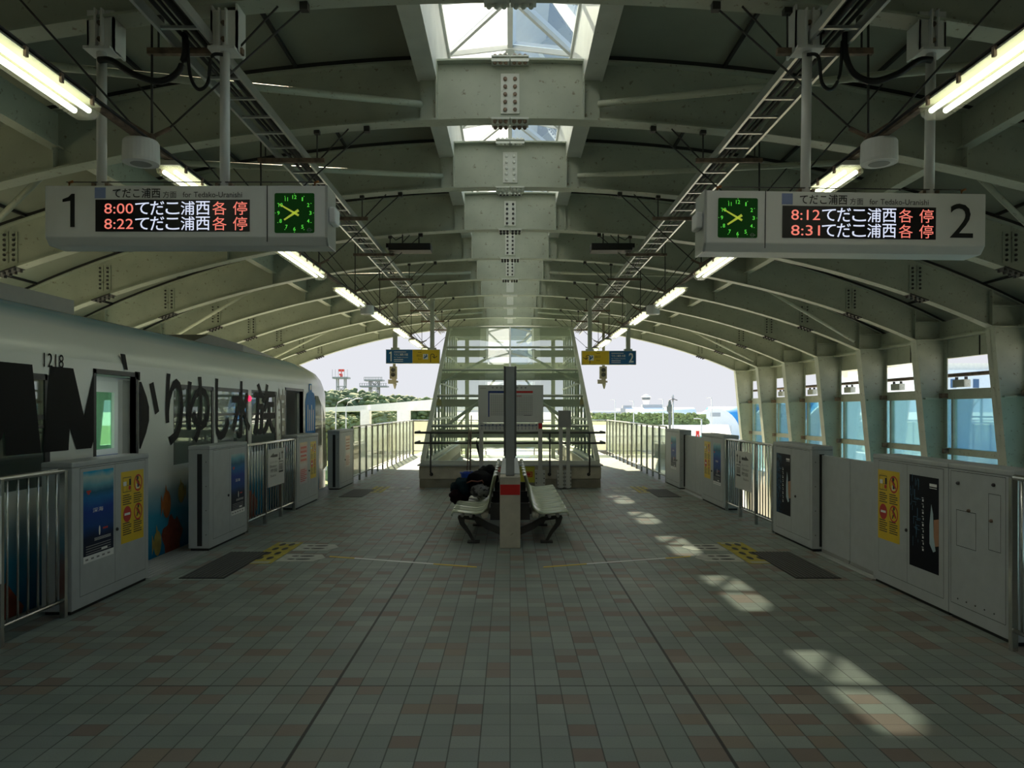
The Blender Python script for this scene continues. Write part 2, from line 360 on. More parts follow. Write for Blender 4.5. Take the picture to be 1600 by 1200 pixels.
# steel arches, each a web with flanges, two columns, splice plates
ORD = ['second','third','fourth','fifth','sixth','seventh','eighth','ninth','tenth']
def arch(n, label):
    y = Y1+SP*(n-1); t = thing('roof_arch', label, 'roof arch', (0, y, 0), 'steel roof arches')
    XE = 8.35; N = 36
    lo = curve_pts(-XE, XE, N, zb); up = curve_pts(-9.02, 9.02, N, zt)
    w_ = MB(t); w_.prism(lo+[(9.02, zb(XE)-.02)]+up[::-1]+[(-9.02, zb(XE)-.02)], 'y', y-.008, y+.008)
    for s in (-1, 1):
        for x in (.79, 4.9, 8.35):                                  # stiffeners across the web
            w_.box((s*x-.008, y-.10, zb(x)), (s*x+.008, y+.10, zt(x)))
        w_.box((s*.79 if s > 0 else -.97, y-.04, 4.88), (.97 if s > 0 else -.79, y-.025, 5.49))
        w_.box((min(s*8.35,s*9.0), y-.1, zb(8.35)-.02), (max(s*8.35,s*9.0), y+.1, zb(8.35)+.0))
        w_.box((min(s*8.35,s*9.0), y-.1, zb(8.35)+.34), (max(s*8.35,s*9.0), y+.1, zb(8.35)+.36))
    w_.build('web', steel, t)
    for nm, fn, xe, d in (('bottom_flange', zb, XE, -.02), ('top_flange', zt, 9.02, 0)):
        p = curve_pts(-xe, xe, N, fn)
        MB(t).prism([(x, z+d) for x, z in p]+[(x, z+d+.02) for x, z in p[::-1]], 'y', y-.10, y+.10).build(nm, steel, t)
    p = curve_pts(1.0, 9.0, 20, zt)
    for s in (-1, 1): MB(t).prism([(s*x, z+.02) for x, z in p]+[(s*x, z+.072) for x, z in p[::-1]], 'y', y-.085, y+.085).build('gap_shade_strip', seam, t)  # black strip standing in for the shaded gap between arch and deck
    for s in (-1, 1):
        c = MB(t); z0 = -2.4; xi = 8.35+.095*(3.2-z0)
        top = zb(8.35)-.02
        c.prism([(s*8.35,top),(s*9.0,top),(s*9.0,z0),(s*xi,z0)], 'y', y-.01, y+.01)
        c.prism([(s*8.35,top),(s*8.37,top),(s*(xi+.02),z0),(s*xi,z0)], 'y', y-.125, y+.125)
        c.box((min(s*8.98,s*9.0), y-.125, z0), (max(s*8.98,s*9.0), y+.125, top))
        c.box((min(s*8.55,s*9.0), y-.1, 1.96), (max(s*8.55,s*9.0), y+.1, 1.99))
        c.build('column', steel, t)
    # bolted splices: at the crown each plate with its bolts, on the haunches smaller ones
    mb_ = rusty if n == 1 else dark if n > 2 else lite
    def bolts(plate, spots, r, l, axis):
        if n > 5 or n < 0:
            return
        o = None
        for p in spots:
            if o is None:
                o = MB().lathe((0,0,0), [(r,0),(r,l*.7),(r*.5,l)], 8, axis).build('bolt', mb_, plate)
            else:
                o = o.copy(); COL.objects.link(o)
            o.location = Vector(p)-t.location
    for q in (-1, 1):
        xa, xb = (-.20, -.005) if q < 0 else (.005, .20)
        p = MB(t).box((xa, y-.125, zt(0)+.02), (xb, y+.125, zt(0)+.035)).build('splice_plate', lite, t)
        bolts(p, [(q*(.045+k*.058), y-.09, zt(0)+.035) for k in range(3)], .02, .024, 'z')
        p = MB(t).box((xa, y-.13, zb(0)-.04), (xb, y+.13, zb(0)-.02)).build('splice_plate', lite, t)
        bolts(p, [(q*(.045+k*.058), y+d, zb(0)-.04) for k in range(3) for d in (-.09, .09)], .021, -.034, 'z')
        p = MB(t).box((xa, y-.12, zt(0)-.03), (xb, y-.012, zt(0))).build('splice_plate', lite, t)
        bolts(p, [(q*(.045+k*.058), y-.09, zt(0)-.03) for k in range(3)], .02, -.02, 'z')
    p = MB(t).box((-.10, y-.022, zb(0)+.06), (.10, y-.008, zt(0)-.12)).build('splice_plate', lite, t)
    bolts(p, [(q*.053, y-.022, zb(0)+.10+k*.083) for q in (-1, 1) for k in range(5)], .022, -.02, 'y')
    for s in (-1, 1):
        for q in (0, .13):
            x = s*(7.0+q); z0 = zb(7)+.08
            hs = MB(t).box((x-.05, y-.02, z0), (x+.05, y-.008, z0+.44))
            hs.cur = 1
            for k in range(6): hs.lathe((x, y-.019, z0+.04+k*.07), [(.02,0),(.02,-.018)], 6, 'y')
            hs.build('splice_plate', [steel, dark], t)
        x0 = s*6.92; hs = MB(t).bar((x0, y, zb(x0)-.015), (s*7.24, y, zb(7.24)-.015), .22, .02)
        for k in range(4):
            for dy in (-.07, .07):
                x = s*(6.95+k*.075); hs.lathe((x, y+dy, zb(x)-.015), [(.02,0),(.02,-.045)], 6)
        hs.build('splice_plate', dark, t)
    return t
arch(-1, 'steel roof arch almost overhead, its crown out of view above the departure boards')
arch(0, 'steel roof arch that the departure board poles are bolted to')
arch(1, 'first steel arch whose riveted crown shows whole under the large skylight opening')
LB = ['second steel arch crown seen from the large skylight opening', 'third steel arch crown, the one the two black ceiling boxes hang near', 'fourth steel arch crown counted down the hall from the large skylight opening',
      'fifth steel arch crown counted down the hall from the large skylight opening', 'sixth steel arch, where the posts of the blue and yellow signs are fixed',
      'seventh steel arch, directly over the sloping glass of the stair hood', 'eighth steel arch, last but one before the open sky']
for i, l in enumerate(LB): arch(i+2, l)
arch(9, 'sunlit yellowish steel arch that ends the roof against the open sky')

# purlin beams between the arches and diagonal brace pipes
for s in (-1, 1):
    side = 'above the train' if s < 0 else 'on the empty track side'
    o = MB().box((s*4.9-.07, -2, zb(4.9)+.22), (s*4.9+.07, 28.5, zb(4.9)+.24)).box((s*4.9-.01, -2, zb(4.9)+.24), (s*4.9+.01, 28.5, zt(4.9))).build('roof_purlin', steel)
    tag(o, 'long steel purlin crossing the arches '+side, 'roof beam')
def brace(p0, p1, label):
    tag(MB().tube([p0, p1], .035, 10).build('brace_pipe', steel), label, 'brace', 'roof brace pipes')
for s in (-1, 1):
    sd = 'train side of the roof' if s < 0 else 'empty track side of the roof'
    for n, a in ((0,'by the departure board'), (1,'over the first ceiling speaker'), (4,'before the second ceiling speaker'), (7,'near the open end')):
        ya, yb = Y1+SP*(n-1)+.1, Y1+SP*n-.1
        brace((s*.95, yb, 5.02), (s*4.85, ya, zb(4.9)+.18), f'inner diagonal brace pipe {a}, {sd}')
        brace((s*4.95, ya, zb(4.9)+.15), (s*8.2, yb, zb(8.2)+.12), f'outer diagonal brace pipe {a}, {sd}')

# eaves walls and window bays between the columns
for s, nm in ((-1,'left'), (1,'right')):
    mb = MB(); mb.box((min(s*9.0,s*9.1), -8, 2.80), (max(s*9.0,s*9.1), 28.7, 3.30))
    struct(mb.build('wall_'+nm, steel))
    mb = MB(); mb.box((min(s*8.9,s*9.0), -8, 3.22), (max(s*8.9,s*9.0), 28.7, 3.55)).box((min(s*8.8,s*9.05), -8, 3.18), (max(s*8.8,s*9.05), 28.7, 3.22))
    struct(mb.build('trim_3' if s < 0 else 'trim_4', steel))
    mb = MB()
    for k in range(24): y = -3+k*1.265; mb.box((min(s*8.985,s*9.0), y-.008, 2.8), (max(s*8.985,s*9.0), y+.008, 3.2))
    struct(mb.build('trim_5' if s < 0 else 'trim_6', seam))
    if s > 0: struct(MB().box((min(s*8.9,s*9.3), -8, -2.4), (max(s*8.9,s*9.3), 28.7, -.6)).build('wall_parapet_'+nm, pconc))
    for k in range(-1, 9):
        ya, yb = Y1+SP*(k-1)+.13, Y1+SP*k-.13
        wd = bpy.data.objects.new(f'window_{(k+3)+(0 if s < 0 else 12)}', None); COL.objects.link(wd); wd['kind'] = 'structure'
        f = MB(); xa, xb = min(s*8.92,s*9.06), max(s*8.92,s*9.06)
        f.box((xa, ya, 1.96), (xb, yb, 2.16)); f.box((xa, ya, .84), (xb, yb, .97)); f.box((xa, ya, -.6), (xb, yb, -.45))
        f.box((xa+.03, yb-.26, -.5), (xb-.03, yb-.20, 2.0)); f.box((xa+.03, ya, -.5), (xb-.03, ya+.05, 2.0))
        f.build('frame', steel, wd)
        if s > 0: MB().box((min(s*8.99,s*9.0), ya, -.45), (max(s*8.99,s*9.0), yb, 1.97)).build('pane', glass_c, wd)
        br = MB(); br.box((min(s*8.8,s*8.92), yb-.14, 1.98), (max(s*8.8,s*8.92), yb-.02, 2.08)); br.box((min(s*8.8,s*8.9), yb-.2, .86), (max(s*8.8,s*8.9), yb-.13, .96)); br.build('bracket', rusty, wd)
    o = MB().tube([(s*9.05,-4,2.45), (s*9.05,28.6,2.45)], .04, 10).build('service_pipe', rusty)
    tag(o, 'brown service pipe running past the columns in the open strip, '+('behind the train' if s < 0 else 'empty track side'), 'pipe')
for k in range(1, 8):
    y = Y1+SP*k-.55
    t = thing('junction_box', f'pale junction box under the brown pipe, {ORD[k-1]} window bay of the empty track wall', 'junction box', (9.0, y, 2.2), 'junction boxes under the brown pipe')
    MB(t).box((8.96,y-.2,2.2), (9.1,y+.2,2.35)).build('body', lite, t, .01)
    b = MB(t)
    for q in (-.16, .16): b.box((9.0,y+q-.015,2.35), (9.05,y+q+.015,2.405))
    b.build('strap', dark, t)
# ================================================================ platform gates and railings
def sea_poster(name):   # deep blue underwater print
    return RAMP(name, [(0,(.008,.012,.03)),(.16,(.005,.015,.05)),(.3,(.005,.06,.25)),(.5,(.006,.045,.30)),(.66,(.01,.16,.42)),(.74,(.02,.13,.22)),(.84,(.16,.42,.52)),(.93,(.45,.58,.55)),(1,(.02,.40,.66))], 2, .5, 1.2, .5, 5, .07, spec=.15)
sea = sea_poster('sea_poster_print')
night = RAMP('night_poster_print', [(0,(.004,.005,.01)),(.35,(.004,.006,.014)),(.5,(.008,.03,.07)),(.56,(.012,.09,.17)),(.62,(.008,.03,.07)),(.8,(.004,.006,.014)),(1,(.003,.004,.01))], 1, 0, 1, .5, 22, .35, spec=.1)
warmp = RAMP('pink_poster_print', [(0,(.55,.50,.52)),(.25,(.60,.36,.36)),(.42,(.62,.58,.56)),(.55,(.62,.30,.18)),(.64,(.55,.53,.54)),(.75,(.58,.18,.20)),(.85,(.60,.35,.32)),(1,(.62,.42,.08))], 2, .45, 1.2, .4, 16, .12)
tanp = RAMP('tan_poster_print', [(0,(.55,.52,.47)),(.3,(.60,.45,.38)),(.45,(.55,.53,.48)),(.62,(.62,.33,.25)),(.7,(.6,.55,.48)),(.85,(.62,.36,.26)),(1,(.66,.5,.25))], 2, .5, 1.2, .4, 14, .1)
skin = M_('printed_hand', (.45,.22,.12), .5, var=.1)
XF, GH = 3.72, 1.30

def notice(t, side, y0, y1, z0=.46, z1=1.15):
    """yellow safety notice: four pictograms with lines of print beneath"""
    w_, h_ = y1-y0, z1-z0
    M = face_in(side, side*(XF-.002), y0 if side < 0 else y1, z0)
    m = MB(t); m.M = M; m.rect(0,0,w_,h_,0); p = m.build('notice', yellow, t)
    k = MB(t); k.M = M; k.cur = 0
    a = .05*w_
    k.frame(.07*w_,.71*h_,.43*w_,.92*h_,.006,.001); k.rect(.07*w_,.80*h_,.43*w_,.805*h_,.001).rect(.24*w_,.71*h_,.25*w_,.87*h_,.001); k.rect(.34*w_,.80*h_,.42*w_,.89*h_,.001)
    k.poly([(.70*w_,.75*h_,.0012),(.78*w_,.75*h_,.0012),(.80*w_,.82*h_,.0012),(.70*w_,.88*h_,.0012)]); k.disc(.72*w_,.885*h_,.022,.0012,10)
    k.poly([(.66*w_,.33*h_,.0012),(.70*w_,.33*h_,.0012),(.77*w_,.39*h_,.0012),(.86*w_,.35*h_,.0012),(.78*w_,.42*h_,.0012),(.72*w_,.46*h_,.0012),(.66*w_,.40*h_,.0012),(.72*w_,.42*h_,.0012)]); k.disc(.75*w_,.475*h_,.018,.0012,10)
    k.build('pictogram', blk, p)
    k = MB(t); k.M = M
    k.ring(.74*w_,.815*h_,.068,.084,.0016); k.poly([(.63*w_,.86*h_,.0016),(.66*w_,.88*h_,.0016),(.86*w_,.77*h_,.0016),(.83*w_,.75*h_,.0016)])
    k.ring(.74*w_,.40*h_,.068,.084,.0016); k.poly([(.64*w_,.45*h_,.0016),(.67*w_,.47*h_,.0016),(.85*w_,.355*h_,.0016),(.82*w_,.335*h_,.0016)])
    k.disc(.26*w_,.40*h_,.078,.0016); k.disc(.36*w_,.765*h_,.022,.0018,10)
    k.build('pictogram', red, p)
    k = MB(t); k.M = M; k.rect(.14*w_,.385*h_,.38*w_,.418*h_,.002).rect(.09*w_,.80*h_,.23*w_,.86*h_,.0012); k.poly([(.66*w_,.73*h_,.0011),(.80*w_,.74*h_,.0011),(.78*w_,.80*h_,.0011),(.66*w_,.80*h_,.0011)]); k.build('pictogram', wht, p)
    k = MB(t); k.M = M
    for c0, c1 in ((.07,.44),(.54,.91)):
        for base, n in ((.66,5),(.27,6)):
            for i in range(n): k.rect(c0*w_, (base-i*.031)*h_, (c0+(c1-c0)*(1 if i % 3 else .8))*w_, (base-i*.031+.013)*h_, .001)
    k.build('lettering', blk, p)

def poster(t, side, y0, y1, z0, z1, m, kind):
    w_, h_ = y1-y0, z1-z0
    M = face_in(side, side*(XF-.002), y0 if side < 0 else y1, z0)
    q = MB(t); q.M = M; q.rect(0,0,w_,h_,0)
    p = q.build('poster', m, t)
    if kind == 'sea':
        k = MB(t); k.M = M; k.rect(0,0,w_,.075*h_,.001); text(k, '深海', .30*w_,.535*h_,.64*w_,.585*h_,.001)
        k.rect(.58*w_,.095*h_,.78*w_,.12*h_,.0012); k.disc(.52*w_,.32*h_,.014,.001,10,.045)
        for i in range(3): k.rect(.35*w_,(.22+i*.012)*h_,.9*w_,(.224+i*.012)*h_,.001)
        k.build('lettering', wht, p)
        k = MB(t); k.M = M; k.rect(.10*w_,.765*h_,.24*w_,.79*h_,.0012).rect(.13*w_,.745*h_,.20*w_,.765*h_,.0012); k.rect(.63*w_,.325*h_,.80*w_,.345*h_,.0012); k.build('lettering', red, p)
        k = MB(t); k.M = M
        for i in range(4): k.rect(.08*w_,(.09+i*.027)*h_,.9*w_,(.10+i*.027)*h_,.0011)
        for i in range(5): k.rect((.06+i*.18)*w_,.025*h_,(.15+i*.18)*w_,.045*h_,.0016)
        k.build('lettering', greyp, p)
    elif kind == 'night':
        k = MB(t); k.M = M; k.rect(.70*w_,.905*h_,.94*w_,.935*h_,.001); k.rect(.70*w_,.885*h_,.94*w_,.892*h_,.001)
        for i in range(9): k.rect(.455*w_+(.01 if i % 2 else 0),(.20+i*.066)*h_,.505*w_,(.225+i*.066)*h_,.001).rect(.44*w_,(.236+i*.066)*h_,.50*w_,(.243+i*.066)*h_,.001)
        k.build('lettering', wht, p)
        k = MB(t); k.M = M; k.poly([(.70*w_,.30*h_,.001),(.82*w_,.22*h_,.001),(.90*w_,.24*h_,.001),(.84*w_,.38*h_,.001),(.82*w_,.62*h_,.001),(.76*w_,.72*h_,.001),(.70*w_,.50*h_,.001)]); k.build('picture', M_('printed_glow', (.42,.55,.62), .4), p)
        k = MB(t); k.M = M; k.poly([(.84*w_,.28*h_,.0008),(w_,.30*h_,.0008),(w_,.58*h_,.0008),(.84*w_,.56*h_,.0008)]); k.build('picture', skin, p)
        k = MB(t); k.M = M
        r = random.Random(3)
        for i in range(26):
            u = r.uniform(.03,.34); v = r.uniform(.2,.95); k.rect(u*w_,v*h_,(u+.012)*w_,(v+r.uniform(.02,.12))*h_,.001)
        for i in range(10):
            u = r.uniform(.1,.3); v = r.uniform(.4,.75); k.rect(u*w_,v*h_,(u+.14)*w_,(v+.006)*h_,.001)
        k.build('picture', M_('printed_blue', (.02,.12,.22), .4), p)
    else:
        k = MB(t); k.M = M
        for i in range(7): k.rect(.08*w_,(.06+i*.045)*h_,(.9 if i % 2 else .7)*w_,(.08+i*.045)*h_,.001)
        for i in range(4): k.rect(.1*w_,(.55+i*.1)*h_,.88*w_,(.60+i*.1)*h_,.001)
        k.build('lettering', red if kind == 'pink' else M_('rust_print', (.4,.16,.1), .5), p)

def cabinet(side, y0, y1, label, slot, split, lock=None, group='platform gate cabinets'):
    """slot: 'lo'/'hi'/None = which end the gate leaf slides into"""
    t = thing('gate_cabinet', label, 'gate cabinet', (side*3.85, (y0+y1)/2, 0), group)
    xa, xb = side*XF, side*(XF+.26)
    m = MB(t); m.box((min(xa,xb), y0, .03), (max(xa,xb), y1, GH-.05)); m.build('body', gatep, t, .006)
    MB(t).box((min(xa,xb)-.004, y0-.004, GH-.05), (max(xa,xb)+.004, y1+.004, GH)).build('cap', gatep, t, .012)
    MB(t).box((min(xa,xb)+.02, y0+.02, 0), (max(xa,xb)-.02, y1-.02, .03)).build('plinth', seam, t)
    g = .004
    e = [y0+.12, y0+(y1-y0)*split, y1-.07] if side < 0 else [y0+.07, y0+(y1-y0)*split, y1-.12]
    for i in range(2):
        a, b = e[i]+g/2, e[i+1]-g/2
        f = MB(t); f.M = face_in(side, side*XF, a if side < 0 else b, .13); f.rect(-.004,-.004,b-a+.004,GH-.19,.0008); o = f.build('door_seam', seam, t)
        f = MB(t); f.M = face_in(side, side*XF, a if side < 0 else b, .13); f.rect(0,0,b-a,GH-.194,.0014); f.build('door', gatep, t)
    if lock:
        MB(t).lathe((side*XF, lock, .62), [(.016,0),(.016,-side*.012),(.008,-side*.018)], 12, 'x').build('lock', dark, t)
    if slot:
        ye, q = (y0, -1) if slot == 'lo' else (y1, 1)
        m = MB(t); m.box((side*3.84-.03, ye+q*.001-.002, .06), (side*3.84+.03, ye+q*.001+.002, 1.2)); m.build('slot', black, t)
        m = MB(t)
        for z in (.2,.5,.8,1.1): m.lathe((side*3.76, ye+q*.002, z), [(.006,0),(.006,q*.005)], 8, 'y')
        m.build('screw', dark, t)
    return t
TR = 'beside the train'; EM = 'on the empty track side'
A = cabinet(-1, 6.52, 7.90, 'grey gate cabinet with large sea poster and yellow notice beside the open train door', 'hi', .515, 7.26)
poster(A, -1, 6.69, 7.20, .40, 1.205, sea, 'sea'); notice(A, -1, 7.34, 7.79)
c = cabinet(-1, 9.50, 10.86, 'grey gate cabinet with a sea poster and open black slot, beside the train', 'lo', .5, 10.13)
poster(c, -1, 10.24, 10.76, .33, 1.15, sea, 'sea')
c = cabinet(-1, 13.40, 14.88, 'grey gate cabinet with a pink and white poster next to its yellow notice', 'hi', .5, 14.2)
poster(c, -1, 13.58, 14.08, .42, 1.16, warmp, 'pink'); notice(c, -1, 14.30, 14.72)
c = cabinet(-1, 16.75, 18.20, 'grey gate cabinet with a rust and cream poster beyond the nose of the train', 'lo', .5, 17.3)
poster(c, -1, 17.35, 17.85, .45, 1.15, tanp, 'tan')
c = cabinet(1, 6.52, 7.87, 'grey gate cabinet with yellow notice beside a dark night poster, near the equipment cabinet', 'hi', .5, 7.20)
poster(c, 1, 6.66, 7.15, .31, 1.15, night, 'night'); notice(c, 1, 7.33, 7.76)
c = cabinet(1, 9.46, 10.86, 'grey gate cabinet with a dark night poster only, past the closed gate', 'lo', .5, 10.0)
poster(c, 1, 10.18, 10.72, .33, 1.15, night, 'night')
c = cabinet(1, 13.36, 14.92, 'grey gate cabinet with yellow notice and sea poster, empty track side', 'hi', .5, 14.15)
poster(c, 1, 13.55, 14.05, .40, 1.15, sea, 'sea'); notice(c, 1, 14.25, 14.70)
c = cabinet(1, 16.85, 18.35, 'grey gate cabinet with a sea poster only, last one on the empty track side', 'lo', .5, 17.1)
poster(c, 1, 17.2, 17.75, .40, 1.15, sea, 'sea')
# equipment cabinet
t = thing('equipment_cabinet', 'plain grey equipment cabinet with knobs and hatch outlines and no poster', 'cabinet', (3.85, 6.1, 0))
MB(t).box((XF, 5.66, .03), (XF+.26, 6.512, GH-.05)).build('body', gatep, t, .006)
MB(t).box((XF-.004, 5.656, GH-.05), (XF+.264, 6.513, GH)).build('cap', gatep, t, .012)
MB(t).box((XF+.02, 5.68, 0), (XF+.24, 6.5, .03)).build('plinth', seam, t)
for a, b, z0, z1, nm in ((5.76,6.48,.13,1.24,'door'),(6.13,6.40,.62,.92,'hatch'),(5.82,5.97,.66,1.10,'hatch')):
    m = MB(t); m.M = face_in(1, XF, b, z0); m.frame(0,0,b-a,z1-z0,.004,.0015); m.build(nm, seam, t)
for y, z in ((6.37,1.14),(5.90,1.17),(6.22,.93),(5.93,.89)):
    MB(t).lathe((XF, y, z), [(.014,0),(.014,-.012),(.008,-.02)], 12, 'x').build('knob', rusty if z < .95 else dark, t)
for k in range(5): MB(t).lathe((XF, 6.38-k*.12, .18), [(.006,0),(.006,-.004)], 8, 'x').build('bolt', dark, t)
# closed sliding gates, empty track side
def leaf(side, y0, y1, label):
    t = thing('sliding_gate', label, 'gate', (side*3.86, (y0+y1)/2, 0), 'sliding platform gates')
    MB(t).box((side*3.86-.025, y0, .04), (side*3.86+.025, y1, 1.19)).build('panel', gatep, t, .004)
    MB(t).box((side*3.86-.03, y0+.01, .0), (side*3.86+.03, y1-.01, .04)).build('bottom_edge', gated, t)
    return t
leaf(1, 7.88, 8.66, 'closed sliding gate leaf touching the cabinet with yellow notice and night poster')
leaf(1, 8.67, 9.45, 'closed sliding gate leaf touching the cabinet that has only a night poster')
leaf(1, 14.93, 15.88, 'closed sliding gate leaf touching the empty-track cabinet with yellow notice and sea poster')
leaf(1, 15.89, 16.84, 'closed sliding gate leaf touching the last cabinet of the empty track side')
for side, y0, y1, l in ((-1,7.93,9.47,'ribbed metal sill plate at the open train door'),(1,7.9,9.4,'ribbed metal sill plate in front of the closed gate by the night posters'),(-1,14.95,16.7,'ribbed metal sill plate by the nose of the train'),(1,14.95,16.8,'ribbed metal sill plate at the farther closed gate')):
    m = MB(); 
    for k in range(8): m.box((min(side*3.72,side*4.18)+k*.058, y0, .001), (min(side*3.72,side*4.18)+k*.058+.04, y1, .008))
    m.box((min(side*3.72,side*4.18), y0, .0), (max(side*3.72,side*4.18), y1, .003))
    tag(m.build('sill_plate', alum if side > 0 else gated), l, 'sill plate', 'gate sill plates')

def railing(side, y0, y1, h, label, posts, pitch=.125, glass=False, group=None, x=None):
    x = side*(XF+.03) if x is None else x
    t = thing('railing', label, 'railing', (x, (y0+y1)/2, 0), group)
    MB(t).tube([(x, y0+.02, h-.06), (x, y0+.05, h), (x, y1-.05, h), (x, y1-.02, h-.06)], .022, 10).build('top_rail', stain, t)
    MB(t).tube([(x, y0, .15), (x, y1, .15)], .018, 8).build('bottom_rail', stain, t)
    for p in posts: MB(t).box((x-.025, p-.02, 0), (x+.025, p+.02, h)).build('post', stain if not glass else gated, t, .004)
    y = y0+pitch
    if glass:
        a = y0
        MB(t).box((x-.004, y0+.02, .18), (x+.004, y1-.02, h-.05)).build('panel', frost, t)
    else:
        while y < y1-.05:
            if min(abs(y-p) for p in posts) > .04: MB(t).tube([(x, y, .15), (x, y, h)], .009, 8).build('baluster', stain, t)
            y += pitch
    return t
railing(-1, 2.6, 6.48, 1.24, 'stainless balustrade before the gate cabinet with large sea poster', (2.65,4.2,5.64,6.45), .125, group='stainless balustrades')
railing(1, 2.6, 5.60, 1.26, 'stainless balustrade beside the plain equipment cabinet', (2.65,4.1,5.57), .125, group='stainless balustrades', x=3.65)
railing(-1, 10.9, 13.36, 1.24, 'stainless balustrade with a white wayfinding board in front of the train', (10.93,11.75,12.55,13.32), .125, group='stainless balustrades')
railing(1, 10.9, 13.32, 1.24, 'stainless balustrade with a wayfinding board, empty track side', (10.93,11.7,12.5,13.29), .125, group='stainless balustrades')
for s, l in ((-1,'long frosted panel railing past the nose of the train'),(1,'long frosted panel railing on the empty track side')):
    y0 = 18.24 if s < 0 else 18.4
    railing(s, y0, 29.7, 1.34, l, [y0+.03+k*.87 for k in range(14)], glass=True, group='frosted panel railings')
tt = thing('railing', 'railing across the far end of the platform behind the stair hood', 'railing', (0, 29.8, 0), 'frosted panel railings')
MB(tt).tube([(-3.75,29.8,1.34),(3.75,29.8,1.34)], .022, 10).build('top_rail', stain, tt)
MB(tt).tube([(-3.75,29.8,.15),(3.75,29.8,.15)], .018, 8).build('bottom_rail', stain, tt)
for k in range(9): MB(tt).box((-3.75+k*.9375-.02,29.78,0), (-3.75+k*.9375+.02,29.82,1.34)).build('post', rusty, tt)
MB(tt).box((-3.73,29.796,.18), (3.73,29.804,1.29)).build('panel', frost, tt)

def wayboard(side, y0, y1, z0, z1, label):
    t = thing('wayfinding_board', label, 'sign', (side*XF, (y0+y1)/2, z0), 'wayfinding boards')
    x = side*(XF-.01)
    MB(t).box((min(x,x+side*.012), y0, z0), (max(x,x+side*.012), y1, z1)).build('plate', signgrey, t)
    w_, h_ = y1-y0, z1-z0
    k = MB(t); k.M = face_in(side, x, y0 if side < 0 else y1, z0)
    q = (lambda u: u) if side < 0 else (lambda u: 1-u)
    def pts(*ps): return [(q(u)*w_, v*h_, .002) for u, v in (ps if side < 0 else ps[::-1])]
    k.poly(pts((.10,.80),(.32,.90),(.32,.85),(.56,.85),(.56,.78),(.32,.78)))
    for a, b in ((.68,-1),(.86,1)):
        k.poly(pts((a-.02,.70),(a+.02,.70),(a+.02,.88),(a-.02,.88)))
        k.poly(pts((a-.07,.79+b*.06),(a+.07,.79+b*.06),(a,.79+b*.14)) if b > 0 else pts((a,.79+b*.14),(a+.07,.79+b*.06),(a-.07,.79+b*.06)))
    def tx(s_, u0, v0, u1, v1, o=0.0):
        if side > 0: u0, u1 = 1-u1, 1-u0
        text(k, s_, u0*w_, v0*h_, u1*w_, v1*h_, .002, o)
    tx('エレベーター', .10,.62,.56,.68); tx('Elevator', .10,.51,.52,.58); tx('階段', .14,.37,.54,.47,.01); tx('Stairs', .12,.26,.46,.32)
    a0, a1 = (.64,.92) if side < 0 else (.08,.36)
    k.frame(a0*w_,.36*h_,a1*w_,.64*h_,.012,.002); k.rect(a0*w_,.33*h_,a1*w_,.37*h_,.002)
    for i in range(3): k.rect((a0+.05+i*.07)*w_,.40*h_,(a0+.09+i*.07)*w_,.52*h_,.002).disc((a0+.07+i*.07)*w_,.55*h_,.018,.002,10)
    k.build('lettering', blk, t)
    return t
wayboard(-1, 11.78, 12.62, .55, 1.13, 'white wayfinding board with arrows hung on the balustrade in front of the train')
wayboard(1, 11.85, 12.65, .47, 1.08, 'grey wayfinding board with arrows hung on the balustrade of the empty track side')
t = thing('white_board', 'plain white board on the balustrade at the frame edge, before the large sea poster', 'sign', (-XF, 5.3, .5))
MB(t).box((-XF, 4.85, .48), (-XF+.012, 5.60, 1.12)).build('plate', white, t)

